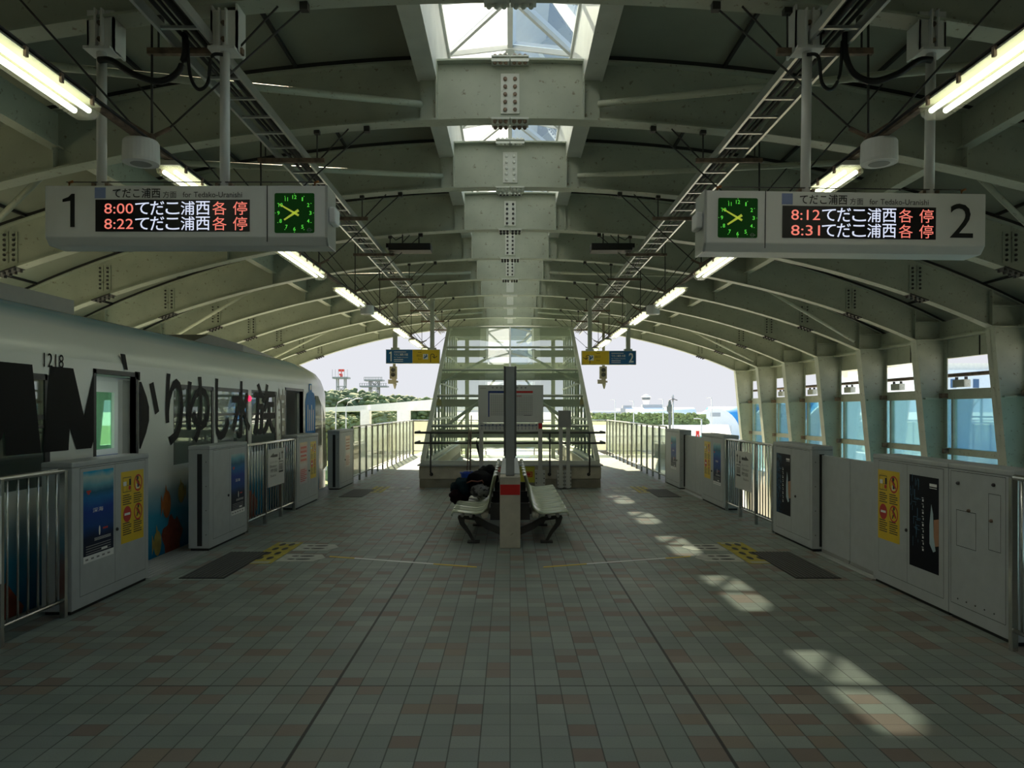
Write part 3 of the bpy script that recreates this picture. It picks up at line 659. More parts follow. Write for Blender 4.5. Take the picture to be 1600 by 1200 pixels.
# things stuck on the floor
for side in (-1, 1):
    sd = 'train side' if side < 0 else 'empty track side'
    for dy, wh in ((0,'first door'), (7.4,'door by the stair hood')):
        m = MB(); xa = side*3.43; xb = side*2.96
        m.cur = 1; m.box((min(xa,xb), 7.95+dy, 0), (max(xa,xb), 9.42+dy, .006)); m.cur = 0
        for k in range(11): m.box((min(xa,xb)+.01+k*.042, 7.96+dy, .006), (min(xa,xb)+.03+k*.042, 9.41+dy, .011))
        tag(m.build('floor_mat', [M_('mat_ridge', (.10,.10,.095), .6, var=0) if 'mat_ridge' not in bpy.data.materials else bpy.data.materials['mat_ridge'], black]), f'dark ribbed floor mat at the {wh}, {sd}', 'floor mat', 'ribbed floor mats')
        t = thing('boarding_sticker', f'yellow boarding sticker with footprints at the {wh}, {sd}', 'floor sticker', (side*2.88, 9.4+dy, 0), 'yellow boarding stickers')
        MB(t).box((min(side*3.05,side*2.72), 8.72+dy, .0), (max(side*3.05,side*2.72), 10.12+dy, .003)).build('sheet', M_('worn_yellow', (.42,.34,.035), .6, var=.25, scale=9) if 'worn_yellow' not in bpy.data.materials else bpy.data.materials['worn_yellow'], t)
        k = MB(t); k.M = flat(side*2.885, 8.72+dy, .0035)
        for i in range(4):
            for q in (-.06, .06): k.disc(q, .2+i*.30+.12, .035, 0, 14, .10)
        k.build('footprint', blk, t)
        k = MB(t); k.M = flat(side*2.885, 8.72+dy, .0032); k.rect(-.13,.02,.13,.13).rect(-.13,1.27,.13,1.38); k.build('panel', M_('worn_cream', (.42,.42,.30), .6, var=.2) if 'worn_cream' not in bpy.data.materials else bpy.data.materials['worn_cream'], t)
        for j, (yy, w2) in enumerate(((9.52+dy, 'beyond'), (8.83+dy, 'before'))):
            t = thing('footprint_sticker', f'white footprint sticker {w2} the tape line, {wh}, {sd}', 'floor sticker', (side*2.45, yy, 0), 'white footprint stickers')
            MB(t).prism([(side*2.70,yy),(side*2.27,yy+.02),(side*2.18,yy+.24),(side*2.27,yy+.44),(side*2.70,yy+.46)], 'z', 0, .003).build('sheet', M_('worn_white', (.48,.49,.44), .6, var=.2, scale=9) if 'worn_white' not in bpy.data.materials else bpy.data.materials['worn_white'], t)
            k = MB(t); k.M = flat(side*2.48, yy, .0035)
            for q in (.14, .33): k.disc(.06, q, .09, 0, 14, .045); k.disc(-.08, q, .045, 0, 12, .035)
            k.build('footprint', blk, t)
        if dy == 0:
            t = thing('queue_line', f'thin yellow and white tape line slanting across the floor, {sd}', 'floor line', (side*1.4, 9, 0), 'queue tape lines')
            P = lambda f: (side*(2.15-1.78*f), 9.15-.62*f)
            for f0, f1, m in ((0,.18,yellow),(.18,.72,wht),(.72,1.0,yellow)):
                a, b = P(f0), P(f1)
                MB(t).prism([(a[0],a[1]-.022),(b[0],b[1]-.022),(b[0],b[1]+.022),(a[0],a[1]+.022)], 'z', 0, .003).build('tape', m, t)
# ================================================================ the train
XT = -4.25; XC = -5.75
tw = RAMP('train_livery', [(0,(.012,.09,.22)),(.28,(.02,.22,.42)),(.45,(.05,.32,.50)),(.56,(.34,.48,.52)),(.64,(.76,.78,.74)),(1,(.82,.83,.79))], 2, -.6, 1.8, .22, .8, .05)
troof = RAMP('train_roof_livery', [(0,(.82,.83,.79)),(.45,(.78,.80,.78)),(.72,(.22,.42,.56)),(1,(.03,.20,.42))], 2, 2.3, 2.86, .25, 1.0, .02)
tdark = M_('train_black_trim', (.01,.01,.011), .35, var=0)
tin = M_('train_interior', (.45,.46,.43), .6, var=.05)
tblue = M_('train_blue_seat', (.02,.06,.25), .7, var=.1)
lett = M_('livery_lettering', (.006,.006,.007), .55, var=0, spec=.12)
lett2 = M_('livery_lettering_gold', (.20,.18,.12), .4, var=.1)
T = thing('monorail_train', 'white monorail car with big black lettering and a blue sea livery', 'train', (XC, 8, 0))
YA, YN = -3.0, 16.4
glass_u = GLASS('train_glass_milky', (.40,.47,.43), 1.7, .40, (.55,.58,.53))  # panes with a grey milkiness mixed in
doors = [(0.2,1.3), (7.88,8.72), (14.55,15.75)]
wins = [(1.6,3.1), (3.3,4.9), (5.15,7.05), (9.70,10.98), (11.16,12.42), (12.62,13.95)]
def side_wall(x0, x1, dr, name):
    ops = sorted([(a, b, -.02, 2.12) for a, b in dr]+[(a, b, 1.05, 2.06) for a, b in wins])
    m = MB(T); y = YA
    for a, b, z0, z1 in ops:
        m.box((x0, y, -1.25), (x1, a, 2.25))
        m.box((x0, a, z1), (x1, b, 2.25))
        m.box((x0, a, -1.25), (x1, b, z0)); y = b
    m.box((x0, y, -1.25), (x1, YN, 2.25))
    return m.build(name, tw, T)
body = side_wall(XT-.06, XT, doors, 'body_side')
far = side_wall(2*XC-XT, 2*XC-XT+.06, [], 'body_side')
half = [(1.5,2.24),(1.49,2.30),(1.44,2.46),(1.32,2.61),(1.1,2.74),(.8,2.83),(.4,2.89),(0,2.91)]
prof = half+[(-x, z) for x, z in half[-2::-1]]
m = MB(T); m.smooth = True
ring_in = [(x*.97, z-.05) for x, z in prof[::-1]]
m._a([(XC+x, y, z) for y in (YA, YN) for x, z in prof], [(i, i+1, len(prof)+i+1, len(prof)+i) for i in range(len(prof)-1)])
m._a([(XC+x, y, z) for y in (YA, YN) for x, z in ring_in], [(i, i+1, len(prof)+i+1, len(prof)+i) for i in range(len(prof)-1)])
m.build('roof', troof, T)
# nose: lofted sections
full = [(1.5,-1.25),(1.5,0),(1.5,1.0),(1.5,1.9)]+half
secs = [(YN,1.0,0,0),(17.0,.995,-.01,.0),(17.6,.975,-.06,.0),(18.1,.93,-.22,.02),(18.5,.86,-.52,.05),(18.75,.76,-.95,.1),(18.9,.62,-1.45,.2)]
m = MB(T); m.smooth = True
vs = []; n = 2*len(full)-1
for y, k, dz, up in secs:
    pr = [(x, z) for x, z in full]+[(-x, z) for x, z in full[-2::-1]]
    for x, z in pr:
        q = (z+1.25)/(2.91+1.25); vs.append((XC+x*k, y, z+dz*q*q+up*(1-q)))
fs = [(s_*n+i, s_*n+i+1, (s_+1)*n+i+1, (s_+1)*n+i) for s_ in range(len(secs)-1) for i in range(n-1)]
fs.append(tuple(range((len(secs)-1)*n, len(secs)*n)))
m._a(vs, fs)
m.build('nose', tw, T)
# nose side window and cab door line
m = MB(T); m.prism([(16.75,.95),(17.35,.95),(17.30,1.85),(17.0,2.05),(16.75,2.05)], 'x', XT-.012, XT+.004); m.build('cab_window', M_('cab_glass', (.02,.03,.03), .08, var=0), T)
m = MB(T); m.prism([(17.50,.35),(18.0,.45),(17.80,1.5),(17.5,1.95)], 'x', XT-.08, XT-.035); m.build('windscreen', M_('cab_glass_b', (.02,.03,.03), .08, var=0), T)
# glazing: lower fixed pane, upper hopper, bars
for i, (a, b) in enumerate(wins):
    f = MB(T); f.box((XT-.05,a,1.66),(XT-.005,b,1.70)); f.box((XT-.05,a,1.58),(XT-.005,b,1.60)); f.box((XT-.05,b-.035,1.05),(XT+.003,b+.04,2.07)); f.box((XT-.05,a,2.02),(XT+.003,b,2.075)); f.box((XT-.05,a-.0,1.05),(XT-.0,a+.02,2.06))
    f.build('window_frame', tdark, T)
    MB(T).box((XT-.012,a,1.05),(XT-.006,b,2.06)).build('window_glass', glass_t if a < 8 else glass_u, T)
    if a > 5: MB(T).box((2*XC-XT+.006,a,1.05),(2*XC-XT+.012,b,2.06)).build('window_glass', GLASS('train_glass_far', (.55,.85,.72), .6) if a < 6 else bpy.data.materials['train_glass_far'], T)
# the open doors: leaves slid back, frames, grab poles, straps
for j, (a, b) in enumerate(doors[1:]):
    d = MB(T); d.box((XT-.12,b-.16,0),(XT-.07,b+.55,2.08)); d.build('door_leaf', tin, T)
    d = MB(T); d.box((XT-.12,a-.55,0),(XT-.07,a+.04,2.08)); d.build('door_leaf', tin, T)
    f = MB(T); f.box((XT-.065,a-.05,-.02),(XT+.006,a,2.17)); f.box((XT-.065,b,-.02),(XT+.006,b+.05,2.17)); f.box((XT-.065,a-.05,2.12),(XT+.006,b+.05,2.17)); f.build('door_frame', tdark, T)
    p = MB(T)
    p.tube([(XT-.45,a+.02,2.1),(XT-.42,a+.3,1.5),(XT-.4,a+.5,.9),(XT-.4,a+.5,.1)], .015, 8); p.build('grab_pole', stain, T)
    p = MB(T); p.tube([(XT-.5,b-.1,2.1),(XT-.45,b-.45,1.5),(XT-.42,b-.6,.9),(XT-.42,b-.6,.1)], .015, 8); p.build('grab_pole', stain, T)
    for k in range(3):
        y = a+.25+k*.33
        q = MB(T).box((XT-.55,y-.012,1.95),(XT-.53,y+.012,2.4)); q.M = None
        q.tube([(XT-.54+.055*math.cos(z)*.2, y+.055*math.cos(z), 1.90+.06*math.sin(z)) for z in [i*math.pi/6 for i in range(13)]], .010, 6, False); q.build('strap', wht, T)
MB(T).box((XC-1.42,YA,-.12),(XC+1.42,YN+1.0,-.02)).build('cabin_floor', M_('train_floor', (.20,.20,.19), .6), T)
MB(T).box((XC-1.4,YA,2.33),(XC+1.4,YN,2.36)).build('cabin_ceiling', tin, T)
for q in (-.55, .55): MB(T).box((XC+q-.07,YA,2.315),(XC+q+.07,14.1,2.33)).build('cabin_light', M_('cabin_light', (1,1,1), .4, var=0, emit=((.9,1.0,.92), 6.0)), T)
for a, b in ((1.5,7.5),(9.4,14.2)):
    s_ = MB(T); s_.box((XC-1.4,a,.1),(XC-.95,b,.45)); s_.box((XC-1.42,a,.45),(XC-1.28,b,.95)); s_.build('seat', tblue, T)
    s_ = MB(T); s_.box((XC+.95,a,.1),(XC+1.38,b,.45)); s_.box((XC+1.28,a,.45),(XC+1.40,b,.95)); s_.build('seat', tblue, T)
MB(T).box((XC-1.4,14.2,-.02),(XC+1.4,14.25,2.3)).build('bulkhead', tin, T)
# roof gear
MB(T).prism([(6.0,2.80),(9.16,2.80),(9.16,3.05),(6.0,3.05)], 'x', -6.0, -5.2).build('roof_unit', M_('roof_unit_grey', (.34,.33,.31), .5), T)
MB(T).prism([(12.4,2.80),(15.1,2.80),(15.1,3.02),(13.4,3.06)], 'x', -6.2, -5.25).build('roof_unit', M_('roof_unit_dark', (.16,.16,.15), .5), T)
MB(T).prism([(15.1,2.80),(18.0,2.70),(18.0,2.86),(15.1,3.02)], 'x', -6.2, -5.25).build('roof_unit', bpy.data.materials['roof_unit_grey'], T)
# red door lamp
MB(T).lathe((XT,12.5,1.93), [(.045,0),(.045,.02),(.025,.035)], 14, 'x').build('door_lamp', M_('red_lamp', (.8,.02,.05), .3, var=0, emit=((1,.02,.08),2.5)), T)
# lettering on the side
L = MB(T); L.M = face_in(-1, XT+.007, 0, 0)
text(L, '1218', 6.99, 2.14, 7.30, 2.27, 0, .0)
L.build('car_number', lett, T)
L = MB(T); L.M = face_in(-1, XT+.006, 0, 0)
text(L, 'D', 4.15, 1.36, 5.2, 2.15, 0, .03); L.build('livery_lettering', lett, T)
def NL():
    m_ = MB(T); m_.M = face_in(-1, XT+.006, 0, 0); return m_
L = NL()
def em(a, b, z0, z1):                                       # heavy capital M
    w_ = b-a; h_ = z1-z0; q = lambda u, v: (a+u*w_, z0+v*h_, 0)
    for p in ([q(.0,0),q(.30,0),q(.36,1),q(.08,1)], [q(.70,0),q(1,0),q(.92,1),q(.64,1)], [q(.08,1),q(.36,1),q(.60,0),q(.40,0)], [q(.40,0),q(.60,0),q(.92,1),q(.64,1)]):
        o = []                                              # the open doorway cuts the letter off
        for i in range(len(p)):
            A_, B_ = p[i], p[(i+1) % len(p)]
            if A_[0] <= 7.83: o.append(A_)
            if (A_[0] <= 7.83) != (B_[0] <= 7.83):
                f = (7.83-A_[0])/(B_[0]-A_[0]); o.append((7.83, A_[1]+f*(B_[1]-A_[1]), 0))
        if len(o) > 2: L.poly([(a_, b_, len(L.f)*.0006) for a_, b_, _ in o])
em(5.35, 6.95, 1.36, 2.15); L.build('livery_lettering', lett, T); L = NL(); em(6.98, 8.32, 1.36, 2.15); L.build('livery_lettering', lett, T); L = NL()
for a, b, c in ((9.46,9.98,'り'),(10.10,10.86,'ゆ'),(11.06,11.62,'し'),(11.72,12.56,'水'),(12.74,13.9,'族')):
    text(L, c, a, 1.30, b, 2.20, 0, .018); L.build('livery_lettering', lett, T); L = NL()
for pp in ([(8.36,2.36),(8.47,2.36),(8.53,2.19),(8.45,2.19)], [(8.69,2.18),(8.81,2.18),(8.81,2.08),(8.69,2.10)], [(8.79,2.07),(8.84,2.07),(8.97,1.90),(9.03,1.78),(9.03,1.62),(8.96,1.48),(8.82,1.30),(8.79,1.30)], [(9.04,2.05),(9.14,2.08),(9.29,1.73),(9.19,1.69)]):
    L.poly([(u_, v_, 0) for u_, v_ in pp[::-1]])
L.build('livery_lettering', lett, T)
L = MB(T); L.M = face_in(-1, XT+.006, 0, 0); text(L, '館', 13.98, 1.2, 14.5, 2.15, 0, .02); L.build('livery_lettering', lett2, T, label='dark gold lettering')
# blue tag with white strokes near the cab
L = MB(T); L.M = face_in(-1, XT+.006, 0, 0)
L.poly([(15.95,1.02,0),(16.68,1.02,0),(16.74,1.2,0),(16.74,1.95,0),(16.62,2.1,0),(16.45,2.13,0),(16.42,2.3,0),(16.22,2.3,0),(16.2,2.13,0),(16.02,2.08,0),(15.93,1.9,0),(15.93,1.2,0)])
g = L.build('blue_tag', M_('livery_blue', (.01,.20,.58), .5, spec=.1), T)
L = MB(T); L.M = face_in(-1, XT+.009, 0, 0)
for k in range(4): L.rect(16.08+k*.15,1.30,16.14+k*.15,1.85-.1*(k % 2),0)
L.rect(15.99,1.20,16.7,1.225,0); L.disc(16.33,2.22,.06)
L.build('lettering', wht, g)
# sea life printed low on the side
def fish(y, z, l, h_, m, tail=1):
    L = MB(T); L.M = face_in(-1, XT+.005, y, z)
    L.disc(0,0,l/2,0,20,h_/2); L.poly([(-tail*l*.42,0,.0005),(-tail*l*.72,h_*.4,.0005),(-tail*l*.72,-h_*.4,.0005)]); L.poly([(-l*.2,h_*.4,.0004),(l*.1,h_*.4,.0004),(-l*.15,h_*.75,.0004)])
    L.build('printed_fish', m, T)
og = M_('print_orange', (.40,.13,.03), .4, var=.3, scale=9); yl = M_('print_ochre', (.38,.30,.08), .4, var=.3, scale=9); rd = M_('print_rust', (.25,.06,.03), .4, var=.3, scale=12)
fish(9.50,.58,.22,.34,og); fish(9.92,.68,.2,.26,yl,-1); fish(6.2,.5,.3,.16,yl); fish(5.3,.65,.34,.2,og); fish(9.25,.14,.2,.3,yl)
for y, z, r_, m_ in ((9.66,.14,.27,rd),(11.2,.25,.34,og),(11.7,.05,.30,og),(12.6,.12,.28,rd),(6.3,-.05,.36,rd),(5.6,.0,.4,rd)):
    L = MB(T); L.M = face_in(-1, XT+.004, y, z); k = 26
    L.poly([(r_*(1+.18*math.sin(5*t_))*math.cos(t_), r_*(1+.2*math.cos(7*t_))*math.sin(t_), 0) for t_ in [2*math.pi*i/k for i in range(k)]]); L.build('printed_coral', m_, T)

# ================================================================ glazed stair hood
H = thing('stair_hood', 'sloping glass hood over the stairs, on a beige concrete base', 'stair hood', (0, 17.2, 0))
YB, YT, ZB, ZTP, XW = 17.3, 24.76, .56, 4.37, 1.97
pl = MB(H)
for a, b in (((-2.04,17.2,.20),(2.04,17.4,.47)), ((-2.04,17.4,.20),(-1.84,29,.47)), ((1.84,17.4,.20),(2.04,29,.47))): pl.box(a, b)
pl.build('base_wall', conc, H)
pl = MB(H)
for a, b in (((-2.03,17.21,0),(2.03,17.4,.185)), ((-2.03,17.4,0),(-1.86,29,.185)), ((1.86,17.4,0),(2.03,29,.185))): pl.box(a, b)
pl.box((-2.02,17.23,.18),(2.02,17.38,.21))
pl.build('base_skirting', M_('conc_dark', (.27,.25,.20), .85, var=.2, scale=4, bump=.15), H)
MB(H).box((-2.08,17.16,.485),(2.08,17.42,.515)).box((-2.08,17.42,.485),(-1.82,29,.515)).box((1.82,17.42,.485),(2.08,29,.515)).build('coping', gatep, H)
MB(H).box((-2.01,17.23,.515),(2.01,17.36,.60)).box((-2.01,17.36,.515),(-1.9,29,.60)).box((1.9,17.36,.515),(2.01,29,.60)).build('sill', lite, H, .004)
hf = M_('hood_frame', (.46,.50,.43), .45, var=.05)
def sl(t): return (YB+(YT-YB)*t, ZB+(ZTP-ZB)*t)
for s in (-1, 1):
    MB(H).bar((s*XW,*sl(0)), (s*XW,*sl(1)), .10, .12).build('rafter', hf, H)
    MB(H).bar((s*XW,YT,ZTP), (s*XW,28.6,ZTP), .10, .12).build('rafter', hf, H)
MB(H).bar((0,*sl(0)), (0,*sl(1)), .055, .08).build('rafter', wframe, H)
for k in range(1, 6):
    y, z = sl(k/5); MB(H).bar((-XW,y,z+.03), (XW,y,z+.03), .06, .05, (0,-.45,.9)).build('glazing_bar', hf, H)
    MB(H).bar((-XW,y+.06,z-.16), (XW,y+.06,z-.16), .12, .20).build('cross_beam', hf, H)
for k in range(4):
    y = YT+.9*(k+1); MB(H).bar((-XW,y,ZTP), (XW,y,ZTP), .08, .12).build('cross_beam', hf, H)
for k in range(5):
    a = sl(k/5); b = sl((k+1)/5)
    for x0, x1 in ((-XW,-.03),(.03,XW)):
        MB(H).poly([(x0,a[0],a[1]+.03),(x1,a[0],a[1]+.03),(x1,b[0],b[1]+.03),(x0,b[0],b[1]+.03)]).build('glass_pane', glass_s, H)
MB(H).poly([(-XW,YT,ZTP+.06),(XW,YT,ZTP+.06),(XW,28.6,ZTP+.06),(-XW,28.6,ZTP+.06)]).build('roof_glass', glass_s, H)
for s in (-1, 1):
    MB(H).poly([(s*XW,YB,ZB),(s*XW,28.6,ZB),(s*XW,28.6,ZTP),(s*XW,YT,ZTP)]).build('side_glass', glass_s, H)
    for k in range(1, 12):
        y = YB+k*.98; z = min(ZTP, ZB+(ZTP-ZB)*(y-YB)/(YT-YB)); MB(H).box((s*XW-.03,y-.03,.6),(s*XW+.03,y+.03,z-.02)).build('mullion', hf, H)
    for z in (1.5,2.5,3.45):
        y = YB+(z-ZB)/(ZTP-ZB)*(YT-YB); MB(H).bar((s*XW,y,z),(s*XW,28.6,z), .05, .06).build('side_rail', hf, H)
    MB(H).box((s*1.55-.07,27.6,.0),(s*1.55+.07,27.75,ZTP-.1)).build('end_post', hf, H)
    for (y0, z0, y1, z1) in ((21.3,2.5,23.4,3.55),(24.8,4.15,27.5,4.15),(18.6,1.1,21.0,2.4)):
        MB(H).bar((s*1.9,y0,z0), (s*.25,y1,z1), .06, .06).build('diagonal_brace', hf, H)
    MB(H).bar((s*1.85,27.7,1.2), (s*.1,27.7,3.4), .07, .07).build('diagonal_brace', hf, H)
    MB(H).tube([(s*1.0,18.2,1.0),(s*1.0,21,1.0),(s*1.0,28,.9)], .03, 8).build('stair_handrail', stain, H)
MB(H).box((-XW,28.55,3.0),(XW,28.65,3.5)).box((-XW,28.55,.3),(XW,28.65,.6)).build('end_beam', hf, H)
for s in (-1, 1): MB(H).lathe((s*.75,25.0,3.55), [(.17,0),(.17,.05),(.12,.08)], 16, 'y').build('convex_mirror', M_('mirror_dark', (.05,.08,.10), .15, var=0), H)
# signs stuck on the base
o = MB(H); o.box((-.53,17.185,.36),(-.12,17.2,.455)); rs = o.build('red_plate', redsign, H)
o = MB(H); o.M = face_cam(-.53,17.183,.36)
for k in range(3): text(o, '消火器'[k], .08+k*.10, .02, .15+k*.10, .08, 0)
o.build('lettering', wht, rs)
o = MB(H); o.box((.22,17.185,.12),(.55,17.2,.49)); ys = o.build('yellow_plate', M_('yellow_plate', (.52,.50,.05), .5), H)
o = MB(H); o.M = face_cam(.22,17.183,.12); o.frame(.08,.12,.28,.24,.02,0); o.rect(.12,.15,.24,.21,0); o.build('pictogram', red, ys)
# guard rail in front of the hood
t = thing('guard_rail', 'two-bar dark guard rail bent round the front of the glass stair hood', 'railing', (0, 17.0, 0))
for z in (1.01, 1.24):
    MB(t).tube([(-2.11,17.9,z),(-2.11,17.0,z),(2.11,17.0,z),(2.11,17.9,z)], .026, 10).build('rail', M_('rail_dark', (.12,.12,.11), .35, .5) if z < 1.1 else bpy.data.materials['rail_dark'], t)
for x in (-1.76,-.88,.88,1.76):
    m = MB(t); m.tube([(x,17.0,1.24),(x,17.0,.36),(x,17.19,.30)], .018, 8); m.lathe((x,17.2,.30), [(.04,0),(.04,-.012)], 12, 'y'); m.build('bracket', dark, t)
# timetable board on two posts
t = thing('timetable_board', 'grey timetable board with blue and red tables on two posts before the stair hood', 'notice board', (0, 17.0, 0))
for x in (-.635, .665):
    MB(t).box((x-.045,16.90,.02),(x+.045,16.965,2.0)).build('post', alum, t)
    o = MB(t).box((x-.11,16.965,.06),(x+.11,17.19,.40)); pp = o.build('base_plate', alum, t)
    b = None
    for k in range(3):
        for q in (-.085,.085):
            if b is None: b = MB().lathe((0,0,0), [(.014,0),(.014,-.012)], 8, 'y').build('bolt', dark, pp)
            else: b = b.copy(); COL.objects.link(b)
            b.location = Vector((x+q,16.965,.13+k*.1))-t.location
MB(t).box((-.70,16.87,1.46),(.73,16.90,2.29)).build('panel', signgrey, t, .004)
m = MB(t); m.M = face_cam(-.70,16.869,1.46)
m.rect(.22,.655,.66,.70,0).rect(.22,.13,.245,.66,0); m.build('blue_table', M_('navy_print', (.01,.04,.22), .5, var=0), t)
m = MB(t); m.M = face_cam(-.70,16.869,1.46); m.rect(.84,.655,1.20,.70,0).rect(.84,.58,.95,.60,0); m.build('red_table', red, t)
m = MB(t); m.M = face_cam(-.70,16.869,1.46)
for k in range(12):
    m.rect(.26,.17+k*.038,.68,.178+k*.038,0); m.rect(.84,.17+k*.038,1.20,.178+k*.038,0)
for k in range(9): m.rect(.29+k*.045,.16,.294+k*.045,.62,.0002); m.rect(.86+k*.04,.16,.864+k*.04,.58,.0002)
for k in range(9): m.rect(.30+k*.09,.755,.34+k*.09,.785,0)
m.rect(.04,.755,.17,.765,0); m.rect(1.0,.155,1.17,.175,.0003); m.build('lettering', greyp, t)
MB(t).box((-.70,16.88,1.28),(.66,16.90,1.455)).build('route_strip', signgrey, t)
m = MB(t); m.M = face_cam(-.70,16.879,1.28); m.rect(.03,.11,1.30,.125,0)
for k in range(16): m.disc(.08+k*.08,.118+.015*(k % 2),.018,0,10); m.rect(.075+k*.08,.03,.085+k*.08,.10 if k % 5 else .085,0)
m.build('lettering', M_('route_print', (.10,.13,.22), .5, var=0), t)
MB(t).box((.625,16.865,1.33),(.705,16.89,1.45)).build('red_sticker', red, t)
t = thing('meter_box', 'small grey steel box on twin posts before the glass stair hood', 'control box', (1.2, 17.0, 0))
MB(t).box((1.06,16.85,1.36),(1.34,16.98,1.73)).build('box', gated, t, .006)
for x in (1.12, 1.28):
    MB(t).box((x-.04,16.9,.02),(x+.04,16.96,1.36)).build('post', alum, t)
    o = MB(t).box((x-.075,16.96,.03),(x+.075,17.19,.40)); pp = o.build('base_plate', alum, t)
    b = None
    for k in range(4):
        for q in (-.06,.06):
            if b is None: b = MB().lathe((0,0,0), [(.012,0),(.012,-.012)], 8, 'y').build('bolt', dark, pp)
            else: b = b.copy(); COL.objects.link(b)
            b.location = Vector((x+q,16.96,.09+k*.085))-t.location
# cleaning things behind the bag
t = thing('bucket', 'blue plastic bucket on the floor behind the luggage on the seats', 'bucket', (-.88, 16.2, 0))
o = MB(t); o.lathe((-.86,16.2,0), [(.13,0),(.135,.02),(.18,.40),(.20,.41),(.20,.43),(.175,.43),(.165,.38),(.12,.05)], 24); o.smooth = True; o.build('body', M_('blue_plastic', (.012,.07,.50), .35, var=.05), t)
MB(t).tube([(-1.05,16.2,.40),(-.95,16.08,.47),(-.78,16.08,.47),(-.67,16.2,.40)], .007, 6).build('handle', alum, t)
t = thing('mop', 'mop with a thin dark handle standing in the blue bucket', 'mop', (-.85, 16.25, 0))
MB(t).tube([(-.84,16.22,.3),(-.85,16.86,1.62)], .012, 8).build('handle', rusty, t); MB(t).blob((-.84,16.2,.22),(.09,.08,.12),2,.2,4,3).build('mop_head', M_('mop_grey', (.25,.23,.2), .9), t)
t = thing('broom', 'broom with a brown handle leaning on the guard rail behind the bucket', 'broom', (-.98, 16.5, 0))
MB(t).tube([(-.93,16.45,.2),(-.90,16.9,1.35)], .013, 8).build('handle', rusty, t); MB(t).prism([(-1.06,.0),(-.80,.0),(-.86,.2),(-1.0,.2)], 'y', 16.4, 16.48).build('bristles', dark, t)
t = thing('umbrella', 'folded black umbrella with a hooked handle hung on the guard rail', 'umbrella', (-.62, 16.9, .7))
MB(t).tube([(-.74,16.93,1.05),(-.72,16.93,1.12),(-.66,16.93,1.12),(-.64,16.93,1.03)]+[(-.64+.02*k,16.94,1.0-.02*k) for k in range(3)], .014, 8).build('handle', black, t)
MB(t).tube([(-.74,16.94,1.06),(-.72,16.94,.95),(-.66,16.94,.62)], [.012,.028,.008], 8).build('canopy', black, t)

# ================================================================ bench island
t = thing('bench_divider', 'beige concrete divider with a red stripe between the two rows of seats', 'divider', (0, 11.2, 0))
MB(t).box((-.13,9.68,0),(.13,10.1,.90)).build('end_pier', conc, t, .008)
MB(t).box((-.10,10.1,.50),(.10,13.3,.88)).build('screen_wall', conc, t)
MB(t).box((-.13,10.1,.88),(.13,13.35,.91)).build('coping', gatep, t)
MB(t).box((-.13,13.0,0),(.13,13.35,.88)).build('end_pier', conc, t)
MB(t).box((-.125,9.676,.675),(.125,9.68,.805)).build('red_stripe', redsign, t)
t = thing('steel_stanchion', 'grey steel post standing on the end of the bench divider, before the timetable board', 'post', (0, 9.95, .91))
m = MB(t); m.box((-.055,9.78,.91),(.055,9.9,2.30)); m.build('web_box', M_('stanchion_grey', (.33,.35,.35), .45, .2, var=.05), t, .004)
for s in (-1, 1): MB(t).box((s*.07-.012,9.9,1.15),(s*.07+.012,10.04,2.31)).build('flange', M_('stanchion_dark', (.15,.155,.15), .5, .2) if s < 0 else bpy.data.materials['stanchion_dark'], t)
MB(t).box((-.07,9.96,1.12),(.07,9.98,2.30)).build('back_plate', bpy.data.materials['stanchion_dark'], t)
seatm = M_('seat_plastic', (.54,.58,.43), .12, var=.04, scale=3)
def bench(s, label):
    t = thing('bench', label, 'bench', (s*.45, 11.5, 0), 'rows of moulded platform seats')
    prof_ = [(.755,.405),(.75,.44),(.73,.455),(.66,.452),(.55,.437),(.44,.43),(.36,.445),(.295,.50),(.255,.60),(.225,.72),(.195,.83),(.18,.885),(.165,.895)]
    proto = None
    for k in range(7):
        y0 = 9.92+k*.49
        if proto is None:
            m = MB(); m.smooth = True; ny = 10; vs = []
            for j in range(ny+1):
                u = j/ny; e = (2*u-1)**2; ed = max(0, abs(2*u-1)-.8)/.2
                for i, (x, z) in enumerate(prof_):
                    bk = min(1, max(0, (z-.45)/.3)) if i > 5 else 0
                    vs.append((s*(x-.45+(.035*e)*bk - (-.02 if i < 2 else 0)*e*0), -.218+.436*u, z-.030*(1-e)*(1-bk)*(1 if 2 < i < 8 else .3)-.030*ed*ed*(1-bk)))
            npf = len(prof_)
            m._a(vs, [(j*npf+i, j*npf+i+1, (j+1)*npf+i+1, (j+1)*npf+i) for j in range(ny) for i in range(npf-1)])
            proto = m.build('seat', seatm, t); so = proto.modifiers.new('s', 'SOLIDIFY'); so.thickness = .014; so.offset = 0
            o = proto
        else:
            o = proto.copy(); COL.objects.link(o)
        o.location = (0, y0+.225-11.5, 0)
    for x, z, r in ((.62,.375,.022),(.51,.37,.022),(.33,.385,.045)):
        MB(t).tube([(s*x,9.94,z),(s*x,13.30,z)], r, 12).build('seat_beam', conc if r > .03 else gated, t)
    for y in (10.12, 11.6, 13.05):
        m = MB(t)
        m.prism([(s*.13,.10),(s*.13,.20),(s*.28,.26),(s*.42,.34),(s*.68,.36),(s*.69,.33),(s*.66,.24),(s*.56,.12),(s*.50,.02),(s*.46,.02),(s*.52,.14),(s*.60,.26),(s*.60,.31),(s*.46,.29),(s*.32,.18)], 'y', y-.02, y+.02)
        m.box((min(s*.13,s*.26),y-.03,.30),(max(s*.13,s*.26),y+.03,.52)); m.build('support_frame', dark, t)
        MB(t).box((min(s*.40,s*.56),y-.06,0),(max(s*.40,s*.56),y+.06,.025)).build('foot_plate', dark, t)
    return t
bench(-1, 'row of pale green moulded seats with dark luggage heaped on it')
bench(1, 'empty row of pale green moulded seats behind the concrete divider')
